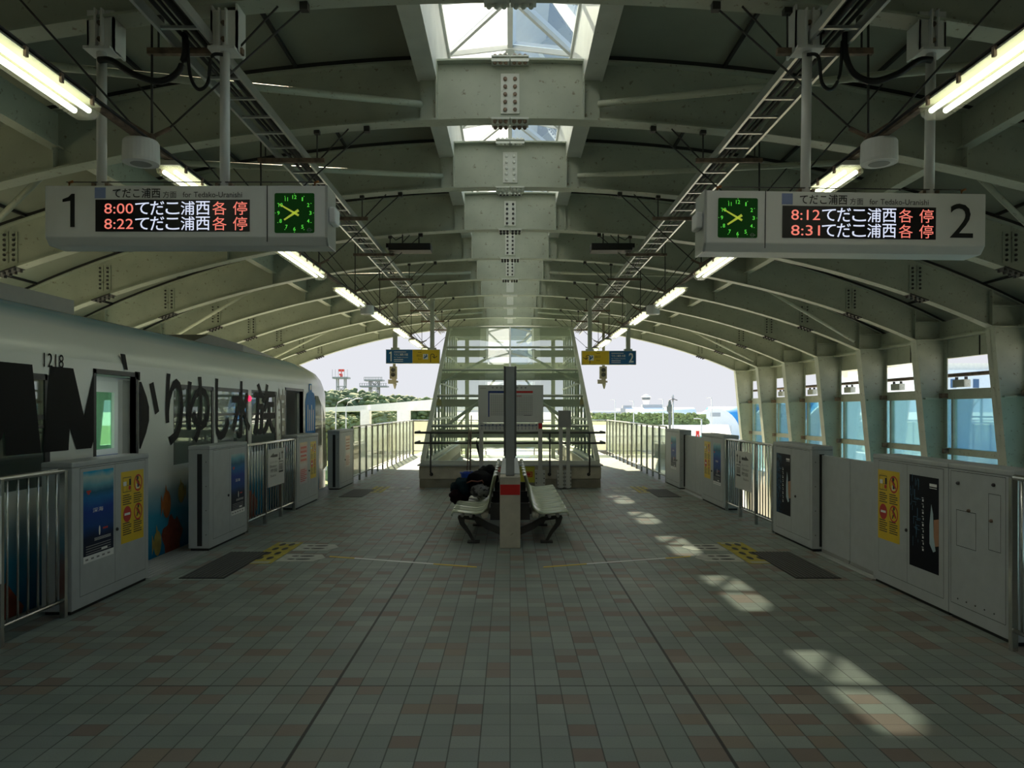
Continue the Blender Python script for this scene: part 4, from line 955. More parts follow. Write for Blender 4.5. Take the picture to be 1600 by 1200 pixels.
bt = M_('bag_black', (.004,.004,.005), .9, spec=.1, var=.3, scale=9, bump=.4)
t = thing('luggage', 'black bags and dark clothes heaped on the pale green seats', 'bag', (-.55, 11.4, .45))
MB(t).blob((-.44,11.3,.66),(.21,.34,.19),3,.16,2.2,1).build('bag_body', bt, t)
MB(t).blob((-.34,11.75,.74),(.16,.3,.16),3,.14,2.5,5).build('backpack', bt, t)
MB(t).blob((-.70,11.25,.60),(.17,.30,.15),3,.18,2.4,2).build('jacket', M_('cloth_teal', (.004,.015,.020), .9, spec=.1, var=.4, scale=8, bump=.4), t)
MB(t).blob((-.74,11.12,.50),(.14,.20,.11),3,.15,3,8).build('roll', M_('cloth_maroon', (.012,.004,.006), .9, spec=.1, var=.4, bump=.4), t)
MB(t).blob((-.43,10.98,.58),(.13,.10,.10),3,.25,3.5,4).build('patterned_cloth', RAMP('cloth_pattern', [(0,(.012,.012,.014)),(.5,(.02,.02,.022)),(.56,(.16,.16,.16)),(.7,(.19,.19,.19)),(.76,(.02,.02,.02)),(1,(.012,.012,.014))], 0, -.6, .6, .8, 14, .5), t)
MB(t).tube([(-.62,10.98,.70),(-.55,10.94,.735),(-.46,10.96,.72),(-.40,10.94,.74),(-.38,10.98,.70)], .010, 8).build('strap', M_('strap_rust', (.16,.05,.03), .7), t)
MB(t).tube([(-.30,11.2,.82),(-.24,11.2,.88),(-.2,11.25,.86)], .012, 8).build('strap', bt, t)
# ================================================================ hung from the roof
tubem = M_('fluorescent_tube', (1,1,1), .3, var=0, emit=((.96,1.0,.84), 4.8))
cover = GLASS('lamp_cover', (.93,.93,.84), .15, .06, (.9,.88,.7), .2)
lbody = M_('lamp_body', (.55,.55,.47), .45, var=.1, spot=((.35,.18,.05), .36, 12))
ledred = M_('led_red', (.3,.05,.03), .5, var=0, emit=((1.0,.24,.18), .85))
ledwht = M_('led_white', (.3,.3,.3), .5, var=0, emit=((.74,.80,1.0), .9))
ledblk = M_('led_panel', (.012,.010,.012), .4, var=0)
clkgrn = M_('clock_face', (.003,.02,.004), .4, var=.2, scale=3, spec=.2, emit=((.004,.04,.004), .35))
clknum = M_('clock_digit', (.1,.5,.05), .4, var=0, emit=((.10,.72,.06), .8))
clkhand = M_('clock_hand', (.4,.45,.05), .4, var=0, emit=((.42,.50,.05), .6))
lav = M_('lavender_print', (.27,.33,.58), .5, var=0)
board = M_('board_shell', (.84,.84,.82), .38, var=.04, scale=3)

def departure(side):
    """station board: housing, LED panel, clock, number; front face at y = 5.6"""
    Y = 5.6; nm = '1' if side < 0 else '2'
    lab = ('departure board numbered 1 with a green clock at its right end' if side < 0 else 'departure board numbered 2 with a green clock at its left end').replace(' right end', ' inner end').replace(' left end', ' inner end')
    if side < 0: x0, x1, z0, z1 = PX(70,Y), PX(512,Y), PZ(382,Y), PZ(290,Y)
    else: x0, x1, z0, z1 = PX(1100,Y), PX(1540,Y), PZ(393.5,Y), PZ(300,Y)
    cx, cz = (x0+x1)/2, (z0+z1)/2
    t = thing('departure_board', lab, 'departure board', (cx, Y, cz), 'departure boards')
    w_, h_ = x1-x0, z1-z0
    c = .04
    # housing with chamfered lower edge
    p = [(Y,z0+.055),(Y+.05,z0),(Y+.26,z0),(Y+.26,z1),(Y,z1)]
    MB(t).prism(p, 'x', x0+(.0 if side < 0 else .018), x1-(.018 if side < 0 else .0)).build('housing', board, t, .006)
    ix = x1-.018 if side < 0 else x0
    e = MB(t); e.prism([(Y-.004,z0+.05),(Y+.04,z0-.004),(Y+.265,z0-.004),(Y+.265,z1+.004),(Y-.004,z1+.004)], 'x', ix, ix+.018); e.build('end_cap', alum, t, .003)
    sx = x1 if side < 0 else x0
    MB(t).box((min(sx,sx+(.05 if side < 0 else -.05)), Y+.03, cz-.05), (max(sx,sx+(.05 if side < 0 else -.05)), Y+.18, cz+.07)).build('photo_sensor', white, t, .012)
    D = lambda: MB(t)
    def fr_(px, py): return (px-(70 if side < 0 else 1100))/440*w_, (1-(py-290)/92 if side < 0 else 1-(py-299)/93)*h_
    M = face_cam(x0, Y-.003, z0)
    def rect_(m, a, b, c_, d, n=0):
        u0, v0 = fr_(a, d); u1, v1 = fr_(c_, b); m.rect(u0, v0, u1, v1, n); return m
    def txt(m, s_, a, b, c_, d, off=0, n=.001):
        u0, v0 = fr_(a, d); u1, v1 = fr_(c_, b); text(m, s_, u0, v0, u1, v1, n, off)
    o = 0 if side < 0 else 1073; oy = 0 if side < 0 else 9.5
    m = D(); m.M = M; rect_(m, 149+o, 312+oy, 389+o, 362+oy); led = m.build('led_panel', ledblk, t)
    m = D(); m.M = M
    txt(m, '8:00' if side < 0 else '8:12', 163+o, 318+oy, 208+o, 334+oy, .0); txt(m, '8:22' if side < 0 else '8:31', 163+o, 342+oy, 208+o, 358+oy, .0)
    for b in (315, 339): txt(m, '各', 331+o, b+oy, 353+o, b+21+oy, .0); txt(m, '停', 363+o, b+oy, 385+o, b+21+oy, .0)
    m.build('red_lettering', ledred, led)
    m = D(); m.M = M
    for b in (314.5, 338.5):
        for k, ch in enumerate('てだこ浦西'): txt(m, ch, 211+k*23.6+o, b+(2 if ch in 'てこ' else 0)+oy, 232.5+k*23.6+o, b+21.5-(1 if ch in 'てこ' else 0)+oy, .004)
    m.build('white_lettering', ledwht, led)
    m = D(); m.M = M; rect_(m, 148+o, 293+oy, 165+o, 310+oy); m.build('lavender_square', lav, t)
    m = D(); m.M = M
    txt(m, 'てだこ浦西', 176+o, 294+oy, 250+o, 309.5+oy, .008); txt(m, '方面', 254+o, 299+oy, 275+o, 309.5+oy); txt(m, 'for', 285+o, 300+oy, 298+o, 308.5+oy); txt(m, 'Tedako-Uranishi', 302+o, 300+oy, 377+o, 308.5+oy)
    if side < 0:
        pp = [fr_(x_, y_) for x_, y_ in ((110,355),(117,355),(117,303),(112,303),(107,308),(98,311.5),(98,316),(110,314))]
        m.poly([(u_, v_, .001) for u_, v_ in pp])
    else: txt(m, '2', 1484, 315, 1520, 368, .0)
    m.build('lettering', blk, t)
    # seam between clock bay and display
    m = D(); m.M = M; sxp = 416 if side < 0 else 1195.5; rect_(m, sxp-.7, 290+oy if side < 0 else 299, sxp+.7, 378 if side < 0 else 388); m.build('seam', seam, t)
    # clock
    cxp, cyp = (458.5, 333) if side < 0 else (1152.5, 341.5)
    u, v = fr_(cxp, cyp); R = 31/440*w_
    m = D(); m.M = M; rr = .012; pts = []
    for qx, qy, a0 in ((1,1,0),(-1,1,90),(-1,-1,180),(1,-1,270)):
        for k in range(4):
            a = math.radians(a0+k*30); pts.append((u+qx*(R-rr)+rr*math.cos(a), v+qy*(R-rr)+rr*math.sin(a), 0))
    m.poly(pts); ck = m.build('clock_face', clkgrn, t)
    m = D(); m.M = M
    for k in range(1, 13):
        a = math.pi/2-k*math.pi/6; q = R*.80; ww = .017 if k < 10 else .030; hh = .028
        if k == 1: ww = .009
        if k == 11: ww = .022
        text(m, str(k), u+q*math.cos(a)-ww/2, v+q*math.sin(a)-hh/2, u+q*math.cos(a)+ww/2, v+q*math.sin(a)+hh/2, .001, .01)
        m.disc(u+R*.96*math.cos(a), v+R*.96*math.sin(a), .003, .001, 8)
    m.build('clock_digit', clknum, ck)
    for ang, l, tl, wd in ((90-7.87*30, .62, .25, .010), (90-50*6, .86, .25, .008)):
        a = math.radians(ang); d = Vector((math.cos(a), math.sin(a))); p_ = Vector((-d.y, d.x))*wd
        q0 = Vector((u, v))-d*R*tl; q1 = Vector((u, v))+d*R*l
        m = D(); m.M = M; m.poly([(q0.x-p_.x,q0.y-p_.y,.002),(q1.x-p_.x*.6,q1.y-p_.y*.6,.002),(q1.x+p_.x*.6,q1.y+p_.y*.6,.002),(q0.x+p_.x,q0.y+p_.y,.002)]); m.build('clock_hand', clkhand, ck)
    m = D(); m.M = M; m.ring(u+R*.74, v-R*.86, .012, .015, .001, 14).rect(u+R*.62, v-R*.88, u+R*.9, v-R*.84, .001); m.build('maker_mark', greyp, ck)
    # poles and roof brackets
    for px in ((157, 350) if side < 0 else (1259, 1453)):
        x = PX(px, Y)+ (x0*0); yb = Y+.13
        MB(t).tube([(x*1.02, yb, z1), (x*1.02, yb, 4.42)], .036, 14).build('pole', white, t)
        b = MB(t); b.box((x*1.02-.10, yb-.02, 4.42), (x*1.02+.10, yb+.0, 4.72)); b.box((x*1.02-.10, yb-.08, 4.41), (x*1.02+.10, yb+.09, 4.43))
        zz = zb(x)-.02
        b.box((x*1.02-.10, yb-.02, 4.42), (x*1.02-.085, yb+.16, zz)); b.box((x*1.02+.085, yb-.02, 4.42), (x*1.02+.10, yb+.16, zz)); b.box((x*1.02-.03, yb-.06, 4.43), (x*1.02-.018, yb-.02, 4.72)); b.box((x*1.02+.018, yb-.06, 4.43), (x*1.02+.03, yb-.02, 4.72))
        br = b.build('pole_bracket', white, t)
        for z in (4.50, 4.62): MB(t).lathe((x*1.02, yb-.02, z), [(.018,0),(.018,-.02)], 8, 'y').build('bolt', rusty, br)
        for q in (-.05, .05): MB(t).box((x*1.02+q-.012, yb-.03, z1), (x*1.02+q+.012, yb+.03, z1+.05)).build('clamp', rusty, t)
    for q in (.12, w_-.12): MB(t).tube([(x0+q, Y+.1, z1), (x0+q, Y+.1, z1+.05), (x0+q+.03, Y+.1, z1+.06)], .01, 6).build('eye_bolt', M_('rust_orange', (.30,.12,.03), .8), t)
    MB(t).tube([(x0+.1, Y+.1, z1+.055), (x1-.1, Y+.1, z1+.055)], .004, 6).build('wire', dark, t)
    if side > 0: t.rotation_euler = (0, math.radians(.75), 0)
    return t
departure(-1); departure(1)

RX, RZ = 2.70, 3.72
LNAME = ['nearest the entrance end, reaching over the railing','half hidden behind the departure board','first below the departure board','second below the departure board','just past the second ceiling speaker','fourth down the line from the departure board','fifth down the line, beside the direction sign','last at the open end']
for s in (-1, 1):
    sd = 'train side' if s < 0 else 'empty track side'
    t = thing('lighting_rail', f'rusty conduit rail carrying the fluorescent lamps, {sd}', 'lighting rail', (s*RX, 10, RZ))
    MB(t).box((s*RX-.025, -2, RZ), (s*RX+.025, 27.5, RZ+.05)).build('channel', rusty, t)
    MB(t).tube([(s*(RX-.045), -2, RZ+.02), (s*(RX-.045), 27.5, RZ+.02)], .010, 6).build('cable', black, t)
    for n in range(0, 9):
        y = Y1+SP*(n-1)
        r = MB(t); x = s*RX
        r.tube([(x, y, RZ+.05), (x, y, zb(RX)-.02)], .009, 6); r.build('hanger_rod', dark, t)
        r = MB(t); r.tube([(x, y, RZ+.09), (s*(RX-.14), y, RZ+.16), (s*1.55, y, zb(1.55)-.05)], .008, 6); r.box((s*1.55-.03,y-.03,zb(1.55)-.08),(s*1.55+.03,y+.03,zb(1.55)-.02)); r.build('stay_wire', dark, t)
        r = MB(t); r.tube([(x, y, RZ+.09), (s*(RX+.10), y-.1, RZ+.14), (s*(RX+.9), y-.9, zb(RX+.9)+.3)], .008, 6); r.build('stay_wire', dark, t)
        r = MB(t); r.tube([(s*(RX-.14), y, RZ+.15), (x, y, RZ+.085), (s*(RX+.12), y-.1, RZ+.15)], .018, 8); r.lathe((x,y,RZ+.03),[(.03,0),(.03,.07),(.015,.08)],10); r.build('turnbuckle', rusty, t)
    # fluorescent lamps
    for i in range(8):
        a = 3.02+3.02*i; b = a+1.88
        l = thing('fluorescent_lamp', f'lit twin-tube fluorescent lamp, {sd}, {LNAME[i]}', 'lamp', (s*RX, a, RZ-.16), 'fluorescent lamps under the rails')
        x = s*RX
        MB(l).prism([(x-.10,RZ-.045),(x+.10,RZ-.045),(x+.06,RZ-.005),(x-.06,RZ-.005)], 'y', a, b).build('body', lbody, l, .004)
        for q in (-.045, .045): MB(l).tube([(x+q, a+.06, RZ-.085), (x+q, b-.06, RZ-.085)], .018, 10).build('tube', tubem, l)
        MB(l).prism([(x-.098,RZ-.046),(x-.085,RZ-.105),(x-.05,RZ-.13),(x+.05,RZ-.13),(x+.085,RZ-.105),(x+.098,RZ-.046)], 'y', a+.015, b-.015).build('diffuser', cover, l)
        cp = MB(l)
        for k in range(6): y = a+.12+k*.328; cp.box((x-.108,y-.012,RZ-.075),(x-.092,y+.012,RZ-.02)); cp.box((x+.092,y-.012,RZ-.075),(x+.108,y+.012,RZ-.02))
        cp.build('clip', rusty, l)
    # ceiling speakers
    for y, w2 in ((5.62,'over the departure board'), (14.52,'between two lamps farther down')):
        p = thing('ceiling_speaker', f'white drum speaker under the lighting rail, {sd}, {w2}', 'speaker', (s*RX, y, RZ-.16), 'drum speakers under the rails')
        x = s*RX
        m = MB(p); m.lathe((x,y,RZ-.17), [(.08,-.004),(.10,0),(.125,.0),(.128,.02),(.125,.15),(.115,.165)], 28); m.build('drum', white, p)
        MB(p).lathe((x,y,RZ-.176), [(.07,.0),(.078,.004),(.09,.004)], 24).build('grille', gated, p)
        MB(p).tube([(x,y,RZ-.01),(x,y,RZ+.01)], .03, 10).build('bracket', rusty, p)
    # cable rack
    k = thing('cable_rack', f'ladder cable rack hung beneath the arches, {sd}', 'cable rack', (s*2.37, 12, 4.5))
    for x in (2.22, 2.52): MB(k).box((s*x-.012, -2, 4.47), (s*x+.012, 28, 4.55)).build('side_rail', alum, k)
    y = 3.0
    while y < 27:
        MB(k).box((s*2.37-.14, y-.014, 4.485), (s*2.37+.14, y+.014, 4.505)).build('rung', alum, k); y += .42
    cb = [(2.28,.02),(2.33,.026),(2.39,.02),(2.45,.026)]
    for i, (x, r) in enumerate(cb):
        ye = (7.5, 11, 28, 28)[i]
        MB(k).tube([(s*(x+.012*math.sin(j*1.7+i)), -2+j*(ye+2)/14, 4.525+r) for j in range(15)], r if i < 2 else r*.6, 8).build('cable', black, k)
    for n in range(0, 9):
        y = Y1+SP*(n-1)
        MB(k).box((s*2.37-.36, y-.022, 4.425), (s*2.37+.36, y+.022, 4.47)).build('support_channel', rusty, k)
        for q in (-.28, .28):
            x = s*2.37+q; m = MB(k); m.tube([(x, y, 4.47), (x, y, zb(x)-.02)], .008, 6); m.box((x-.03,y-.03,zb(x)-.06),(x+.03,y+.03,zb(x)-.02)); m.build('hanger_rod', dark, k)
        m = MB(k); x = s*2.0; m.tube([(s*2.05, y, 4.47), (s*1.75, y, zb(1.75)-.03)], .008, 6); m.build('stay_wire', dark, k)
    # black hoses from the rack to the poles of the departure board
    p1 = PX(157,5.6)*1.02 if s < 0 else PX(1453,5.6)*1.02
    m = MB(); yb = 5.73
    m.tube(soft([(p1, yb-.04, 4.34), (p1-s*.10, yb-.05, 4.33), (p1-s*.25, yb-.03, 4.24), (p1-s*.42, yb, 4.20), (p1-s*.56, yb, 4.26), (p1-s*.62, yb, 4.40), (p1-s*.62, yb, 4.56)]), .024, 10)
    tag(m.build('cable_hose', black), f'thick black hose sagging from rack to outer board pole, {sd}', 'hose', 'black cable hoses')
    p2 = PX(350,5.6)*1.02 if s < 0 else PX(1259,5.6)*1.02
    m = MB(); m.tube(soft([(p2, yb-.04, 4.38), (p2+s*.08, yb-.05, 4.36), (p2+s*.12, yb-.02, 4.18), (p2+s*.2, yb, 4.14), (p2+s*.26, yb, 4.25), (p2+s*.28, yb, 4.5)]), .013, 8)
    tag(m.build('cable_hose', black), f'thin black cable looping from rack to inner board pole, {sd}', 'hose', 'black cable hoses')
    # black ceiling box
    Y = 13.2; a = PX(607,Y) if s < 0 else PX(924,Y); b = PX(673,Y) if s < 0 else PX(988,Y); zc = PZ(385,Y)
    q = thing('black_box', f'flat black box hung below an arch by two short rods, {sd}', 'hanging box', ((a+b)/2, Y, zc), 'flat black hanging boxes')
    MB(q).box((a, Y-.04, zc-.07), (b, Y+.3, zc+.05)).build('body', black, q, .006)
    MB(q).box((a-.04 if s < 0 else b, Y-.02, zc-.02), (a if s < 0 else b+.04, Y+.25, zc+.05)).build('end_plate', black, q)
    for x in (a+.22, b-.22): MB(q).tube([(x, Y+.15, zc+.05), (x, Y+.15, zb(x)-.02)], .012, 6).build('rod', dark, q)
    MB(q).tube([(a+.22,Y+.15,zc+.2),(a+.1,Y+.15,zc+.14),(a-.0,Y+.15,zc+.24),(a-.15,Y+.15,zc+.23)] if s < 0 else [(b-.22,Y+.15,zc+.2),(b-.1,Y+.15,zc+.14),(b,Y+.15,zc+.24),(b+.15,Y+.15,zc+.23)], .009, 6).build('cable', black, q)
    # blue and yellow direction sign
    Y = 20.9; a, b = (PX(603,Y), PX(687,Y)) if s < 0 else (PX(909,Y), PX(994,Y)); z1, z0 = (PZ(546,Y), PZ(568,Y)) if s < 0 else (PZ(548,Y), PZ(570,Y))
    g = thing('direction_sign', f'hanging sign, blue with number {"1" if s < 0 else "2"} and yellow with a bent arrow', 'sign', ((a+b)/2, Y, z0), 'blue and yellow hanging signs')
    mid = a+(b-a)*(.495 if s < 0 else .505)
    MB(g).box((a, Y, z0), (b, Y+.16, z1)).build('case', alum, g)
    bl = MB(g); yw = MB(g)
    bl.M = yw.M = face_cam(a, Y-.003, z0); W_, H_ = b-a, z1-z0; mm = mid-a
    (bl if s < 0 else yw).rect(.012,.012,mm-.004,H_-.012,0); (yw if s < 0 else bl).rect(mm+.004,.012,W_-.012,H_-.012,0)
    pb = bl.build('blue_face', blue, g); py_ = yw.build('yellow_face', yellow, g)
    m = MB(g); m.M = face_cam(a, Y-.005, z0)
    if s < 0:
        m.poly([(.125,.06,0),(.155,.06,0),(.155,H_-.06,0),(.13,H_-.06,0),(.09,H_-.09,0),(.09,H_-.12,0),(.125,H_-.11,0)]); u = .22
    else:
        text(m, '2', W_-.20, .06, W_-.07, H_-.06, 0, .02); u = mm+.06
    text(m, 'てだこ浦西 方面', u, H_*.55, u+.38, H_*.72, 0, .01); text(m, 'for Tedako-Uranishi', u, H_*.40, u+.38, H_*.48, 0)
    m.rect(u,H_*.80,u+.33,H_*.84,0).rect(u,H_*.26,u+.25,H_*.31,0).rect(u,H_*.14,u+.25,H_*.18,0)
    m.build('lettering', wht, pb)
    yx = mm if s < 0 else 0; ww = W_-mm if s < 0 else mm
    c1 = (.25 if s < 0 else .58)*ww+yx
    m = MB(g); m.M = face_cam(a, Y-.005, z0); text(m, '出口', c1-.07, H_*.48, c1+.07, H_*.66, 0, .01); text(m, 'Exit', c1-.03, H_*.26, c1+.06, H_*.38, 0); m.rect(c1-.04,H_*.78,c1+.06,H_*.82,0); m.build('lettering', M_('brown_print', (.22,.10,.01), .5, var=0), py_)
    c2 = (.48 if s < 0 else .34)*ww+yx
    m = MB(g); m.M = face_cam(a, Y-.005, z0); m.rect(c2-.07,H_*.30,c2+.07,H_*.68,0); sq = m.build('pictogram', wht, py_)
    m = MB(g); m.M = face_cam(a, Y-.007, z0); m.poly([(c2-.05,H_*.36,0),(c2-.02,H_*.36,0),(c2+.05,H_*.50,0),(c2+.05,H_*.56,0),(c2+.02,H_*.56,0),(c2-.05,H_*.42,0)]); m.rect(c2-.03,H_*.48,c2-.01,H_*.62,0).rect(c2+.015,H_*.56,c2+.04,H_*.66,0); m.build('pictogram', blue, py_)
    c3 = (.76 if s < 0 else .20)*ww+yx
    m = MB(g); m.M = face_cam(a, Y-.005, z0); q = 1 if s < 0 else -1
    pts = [(c3-q*.07,.03),(c3-q*.07,H_*.55)]+[(c3-q*.02-q*.05*math.cos(t_), H_*.55+.05*math.sin(t_)) for t_ in [math.pi*i/8 for i in range(9)]]+[(c3+q*.03,H_*.40)]
    for p_, p2_ in zip(pts, pts[1:]): m.bar((p_[0],p_[1],0),(p2_[0],p2_[1],0),.018,.002)
    m.bar((c3+q*.03,H_*.38,0),(c3-q*.02,H_*.52,0),.016,.002); m.bar((c3+q*.03,H_*.38,0),(c3+q*.11,H_*.52,0),.016,.002); m.build('arrow', blk, py_)
    for px in ((617, 675) if s < 0 else (922, 982)):
        x = PX(px, Y); MB(g).box((x-.055, Y+.02, z1), (x+.055, Y+.13, zb(x)-.02)).build('post', hf, g); MB(g).box((x-.11, Y+.01, z1), (x+.11, Y+.14, z1+.05)).build('clamp', hf, g)
    # signal unit on a drop pole
    Y = 25.9; x = PX(616 if s < 0 else 943, Y)
    g = thing('signal_unit', f'drop pole with a two-lens signal box, beneath hanging sign number {"1" if s < 0 else "2"}', 'signal', (x, Y, 2.6), 'drop pole signals')
    tan = M_('signal_tan', (.42,.38,.29), .6, var=.1)
    MB(g).tube([(x, Y, 2.75), (x, Y, zb(x)-.02)], .05, 10).build('pole', tan, g)
    MB(g).box((x-.14, Y-.12, 2.78), (x+.10, Y+.02, 3.2)).build('case', tan, g, .01)
    for z in (2.92, 3.08): MB(g).lathe((x-.02, Y-.12, z), [(.07,0),(.07,-.05),(.05,-.03)], 14, 'y').build('lens', dark, g)
    m = MB(g); m.box((x-.2,Y-.05,2.62),(x-.07,Y+.05,2.76)); m.build('camera', tan, g); m = MB(g); m.box((x-.07,Y-.05,2.62),(x+.07,Y+.05,2.78)); m.box((x+.07,Y-.03,2.66),(x+.13,Y+.03,2.72)); m.lathe((x+.02,Y,2.45),[(.02,0),(.07,.17)],10); m.build('bracket', tan, g)

# ================================================================ beyond the station
gm = M_('outside_ground', (.56,.55,.50), .9, var=.08, scale=.05)
g = MB().prism([(-1500,-60),(1500,-60),(1500,2500),(-1500,2500)], 'z', -7.2, -7).build('ground', gm); g['kind'] = 'structure'
o = MB().box((-70,-10,-3.4), (-10.2,40,-3)).build('bounce_slab', M_('bounce_slab_pale', (.82,.77,.58), .9, var=.05)); tag(o, 'pale slab added outside, past the train, to bounce sunlight', 'bounce slab'); o = MB().box((-66,-6,-7), (-14,36,-3.4)).build('bounce_slab_base', pconc); tag(o, 'low block added under the pale bounce slab past the train', 'building')  # unseen slab and base, added to bounce warm light up to the roof
gr = M_('grass', (.17,.22,.06), .9, var=.35, scale=.3)
o = MB().prism([(-260,70),(-14,70),(-8,160),(-30,420),(-400,420)], 'z', -7, -6.96).build('lawn', gr); tag(o, 'green grass strip below the curving white viaduct', 'grass', kind='stuff')
lw = M_('white_viaduct', (.88,.86,.82), .7, var=.05)
v = thing('viaduct', 'white viaduct curving away past the nose of the train on pale piers', 'viaduct', (-16, 85, -7))
cl = [(-3.5,56,2.75,1.75),(-6.2,61,2.55,1.72),(-10.5,71,2.40,1.66),(-16,85,2.25,1.60),(-21,97,2.12,1.50),(-28,113,2.05,1.40),(-38,131,2.0,1.3)]
m = MB(v); vs = []
for x, y, zt_, zb_ in cl: vs += [(x,y,zb_),(x,y,zt_),(x+4,y+5,zt_),(x+4,y+5,zb_)]
m._a(vs, [(i*4+j, i*4+(j+1) % 4, i*4+4+(j+1) % 4, i*4+4+j) for i in range(len(cl)-1) for j in range(4)]+[(0,1,2,3),(len(vs)-4,len(vs)-1,len(vs)-2,len(vs)-3)]); m.build('deck', lw, v)
for x, y in ((-9.2,64.5),(-15.8,82.5),(-27,109)):
    MB(v).box((x-.3,y,-6.955),(x+.7,y+1.2,1.72)).build('pier', lw, v)
leafm = [M_('leaves_'+n, c, .85, var=.5, scale=.8, bump=.6) for n, c in (('dark',(.10,.14,.065)),('mid',(.14,.19,.08)),('olive',(.18,.21,.09)))]
bark = M_('bark', (.12,.09,.06), .9)
tl = [(512,611,170,9,0),(524,614,150,7,1),(537,612,160,8,0),(551,610,165,9,0),(561,614,150,6,1),(572,616,160,8,0),(583,622,150,6,2),(596,621,170,8,1),(611,622,180,9,0),(626,620,190,10,1),(641,620,200,10,0),(655,622,210,9,2),(668,624,215,9,1),(518,648,90,5,2),(532,651,95,4,1),(545,650,95,4,2),(556,652,88,3,1),(598,645,120,5,2),(612,647,125,5,1)]
TN = ['tallest dark tree at the nose of the train','rounded tree between the train nose and the red radar','dark tree under the red radar tower','dark tree on the pier side of the red radar tower','small bright tree between the two towers','dark tree on the radar side of the grey deck tower','olive tree at the foot of the grey deck tower','mid green tree just past the grey deck tower','dark tree over the viaduct below the hanging signal','mid green crown halfway along the far ridge','dark crown on the ridge toward the stair hood','olive crown on the ridge near the stair hood','ridge tree touching the stair hood edge','olive bush under the viaduct at the gate cabinet','green bush under the viaduct, second from the cabinet','olive bush under the viaduct, third from the cabinet','green bush beside the white viaduct pier','olive bush between the viaduct piers','green bush at the second viaduct pier']
for i, (px, py, d, r, k) in enumerate(tl):
    d0 = d; d += ((i*3) % 7)*16-16 if i < 13 else 0; r *= .66*d/d0; x = PX(px, d); zt_ = PZ(py, d)
    t = thing('tree', TN[i], 'tree', (x, d, -7), 'trees beyond the platform')
    b = (r*.9, r*.9, min(r*.8, (zt_+7)*.55)); zc = zt_-b[2]*.95
    m = MB(t); r3 = random.Random(i); m.blob((x, d, zc), [q*.86 for q in b], 3, .10, 2.6, i+1)
    for j in range(150):
        v = Vector((r3.gauss(0,1), r3.gauss(0,1), r3.gauss(.25,.9))).normalized(); q = r3.uniform(.78, 1.0); c_ = r3.uniform(.10, .20)*min(b)
        m.blob((x+v.x*b[0]*q, d+v.y*b[1]*q, zc+v.z*b[2]*q), (c_*1.25, c_*1.25, c_*.9), 1, .25, 2.0, j)
    m.build('crown', leafm[k], t)
    MB(t).tube([(x, d, -6.955), (x, d, zc)], .35, 8).build('trunk', bark, t)
latm = M_('lattice_grey', (.30,.32,.34), .6, var=.1)
def tower(px, d, base, levels, w_, label, radar):
    x = PX(px, d); t = thing('radar_tower' if radar else 'lattice_tower', label, 'tower', (x, d, -7))
    zt_ = PZ(levels[-1], d); h_ = w_/2
    for qx in (-1, 1):
        for qy in (-1, 1): MB(t).bar((x+qx*h_, d+qy*h_, -7), (x+qx*h_, d+qy*h_, zt_), .3, .3).build('leg', latm, t)
    m = MB(t); z = -7; s_ = w_
    while z+s_ < zt_:
        for q in (-1, 1): m.bar((x-h_, d+q*h_, z), (x+h_, d+q*h_, z+s_), .16, .16); m.bar((x+h_, d+q*h_, z), (x-h_, d+q*h_, z+s_), .16, .16); m.bar((x-h_, d+q*h_, z+s_), (x+h_, d+q*h_, z+s_), .16, .16)
        z += s_
    m.build('bracing', latm, t)
    return t, x
d = 220; t, x = tower(533.5, d, 613, [592], 2.2, 'steel lattice radar tower topped by a red antenna', True)
z = PZ(592, d); MB(t).box((x-2.2,d-2,z),(x+2.2,d+2,z+.5)).build('deck', latm, t)
for q in range(6): MB(t).box((x-2.2+q*.86,d-2,z+.5),(x-2.12+q*.86,d-1.9,z+2.6)).build('mast', latm, t)
rdm = M_('radar_red', (.75,.06,.04), .5, var=.05)
m = MB(t); m.box((x-.3,d-.3,z+.5),(x+.3,d+.3,z+1.4)); m.box((x-.55,d-.4,z+1.0),(x+.15,d+.4,z+1.5)); m.build('pedestal', rdm, t); MB(t).box((x-.75,d-.3,z+2.1),(x+.75,d+.3,z+2.75)).box((x-.12,d-.1,z+1.4),(x+.12,d+.1,z+2.1)).build('antenna', rdm, t)
d = 210; t, x = tower(585, d, 622, [593], 2.4, 'steel lattice tower with two wide grey decks', False)
for py, hw in ((604, 3.7), (594.5, 2.5)):
    z = PZ(py, d); MB(t).box((x-hw,d-2,z-.2),(x+hw,d+2,z+.2)).build('deck', latm, t)
    m = MB(t)
    for q in range(12): m.box((x-hw+q*hw*2/11.5,d-2,z+.2),(x-hw+q*hw*2/11.5+.14,d-1.9,z+.8))
    m.box((x-hw,d-2,z+.75),(x+hw,d-1.9,z+.85)); m.build('guard_rail', latm, t)
bw = M_('building_white', (.88,.88,.88), .6, var=.03); bgry = M_('building_grey', (.42,.44,.47), .6, var=.04); hb = M_('hangar_blue', (.03,.28,.62), .5, var=.06); bcream = M_('building_cream', (.85,.80,.68), .7, var=.05); wblue = M_('building_window', (.05,.12,.24), .2, var=0); pblue = M_('building_pale_blue', (.64,.75,.86), .7, var=.04)
d = 300; x = PX(1009.5, d); t = thing('control_tower', 'slim white airport control tower standing behind the long terminal', 'control tower', (x, d, -7))
m = MB(t); m.lathe((x,d,0), [(1.35,-7),(1.05,PZ(630,d)),(1.25,PZ(626,d)),(1.5,PZ(625,d))], 16); m.build('shaft', bw, t)
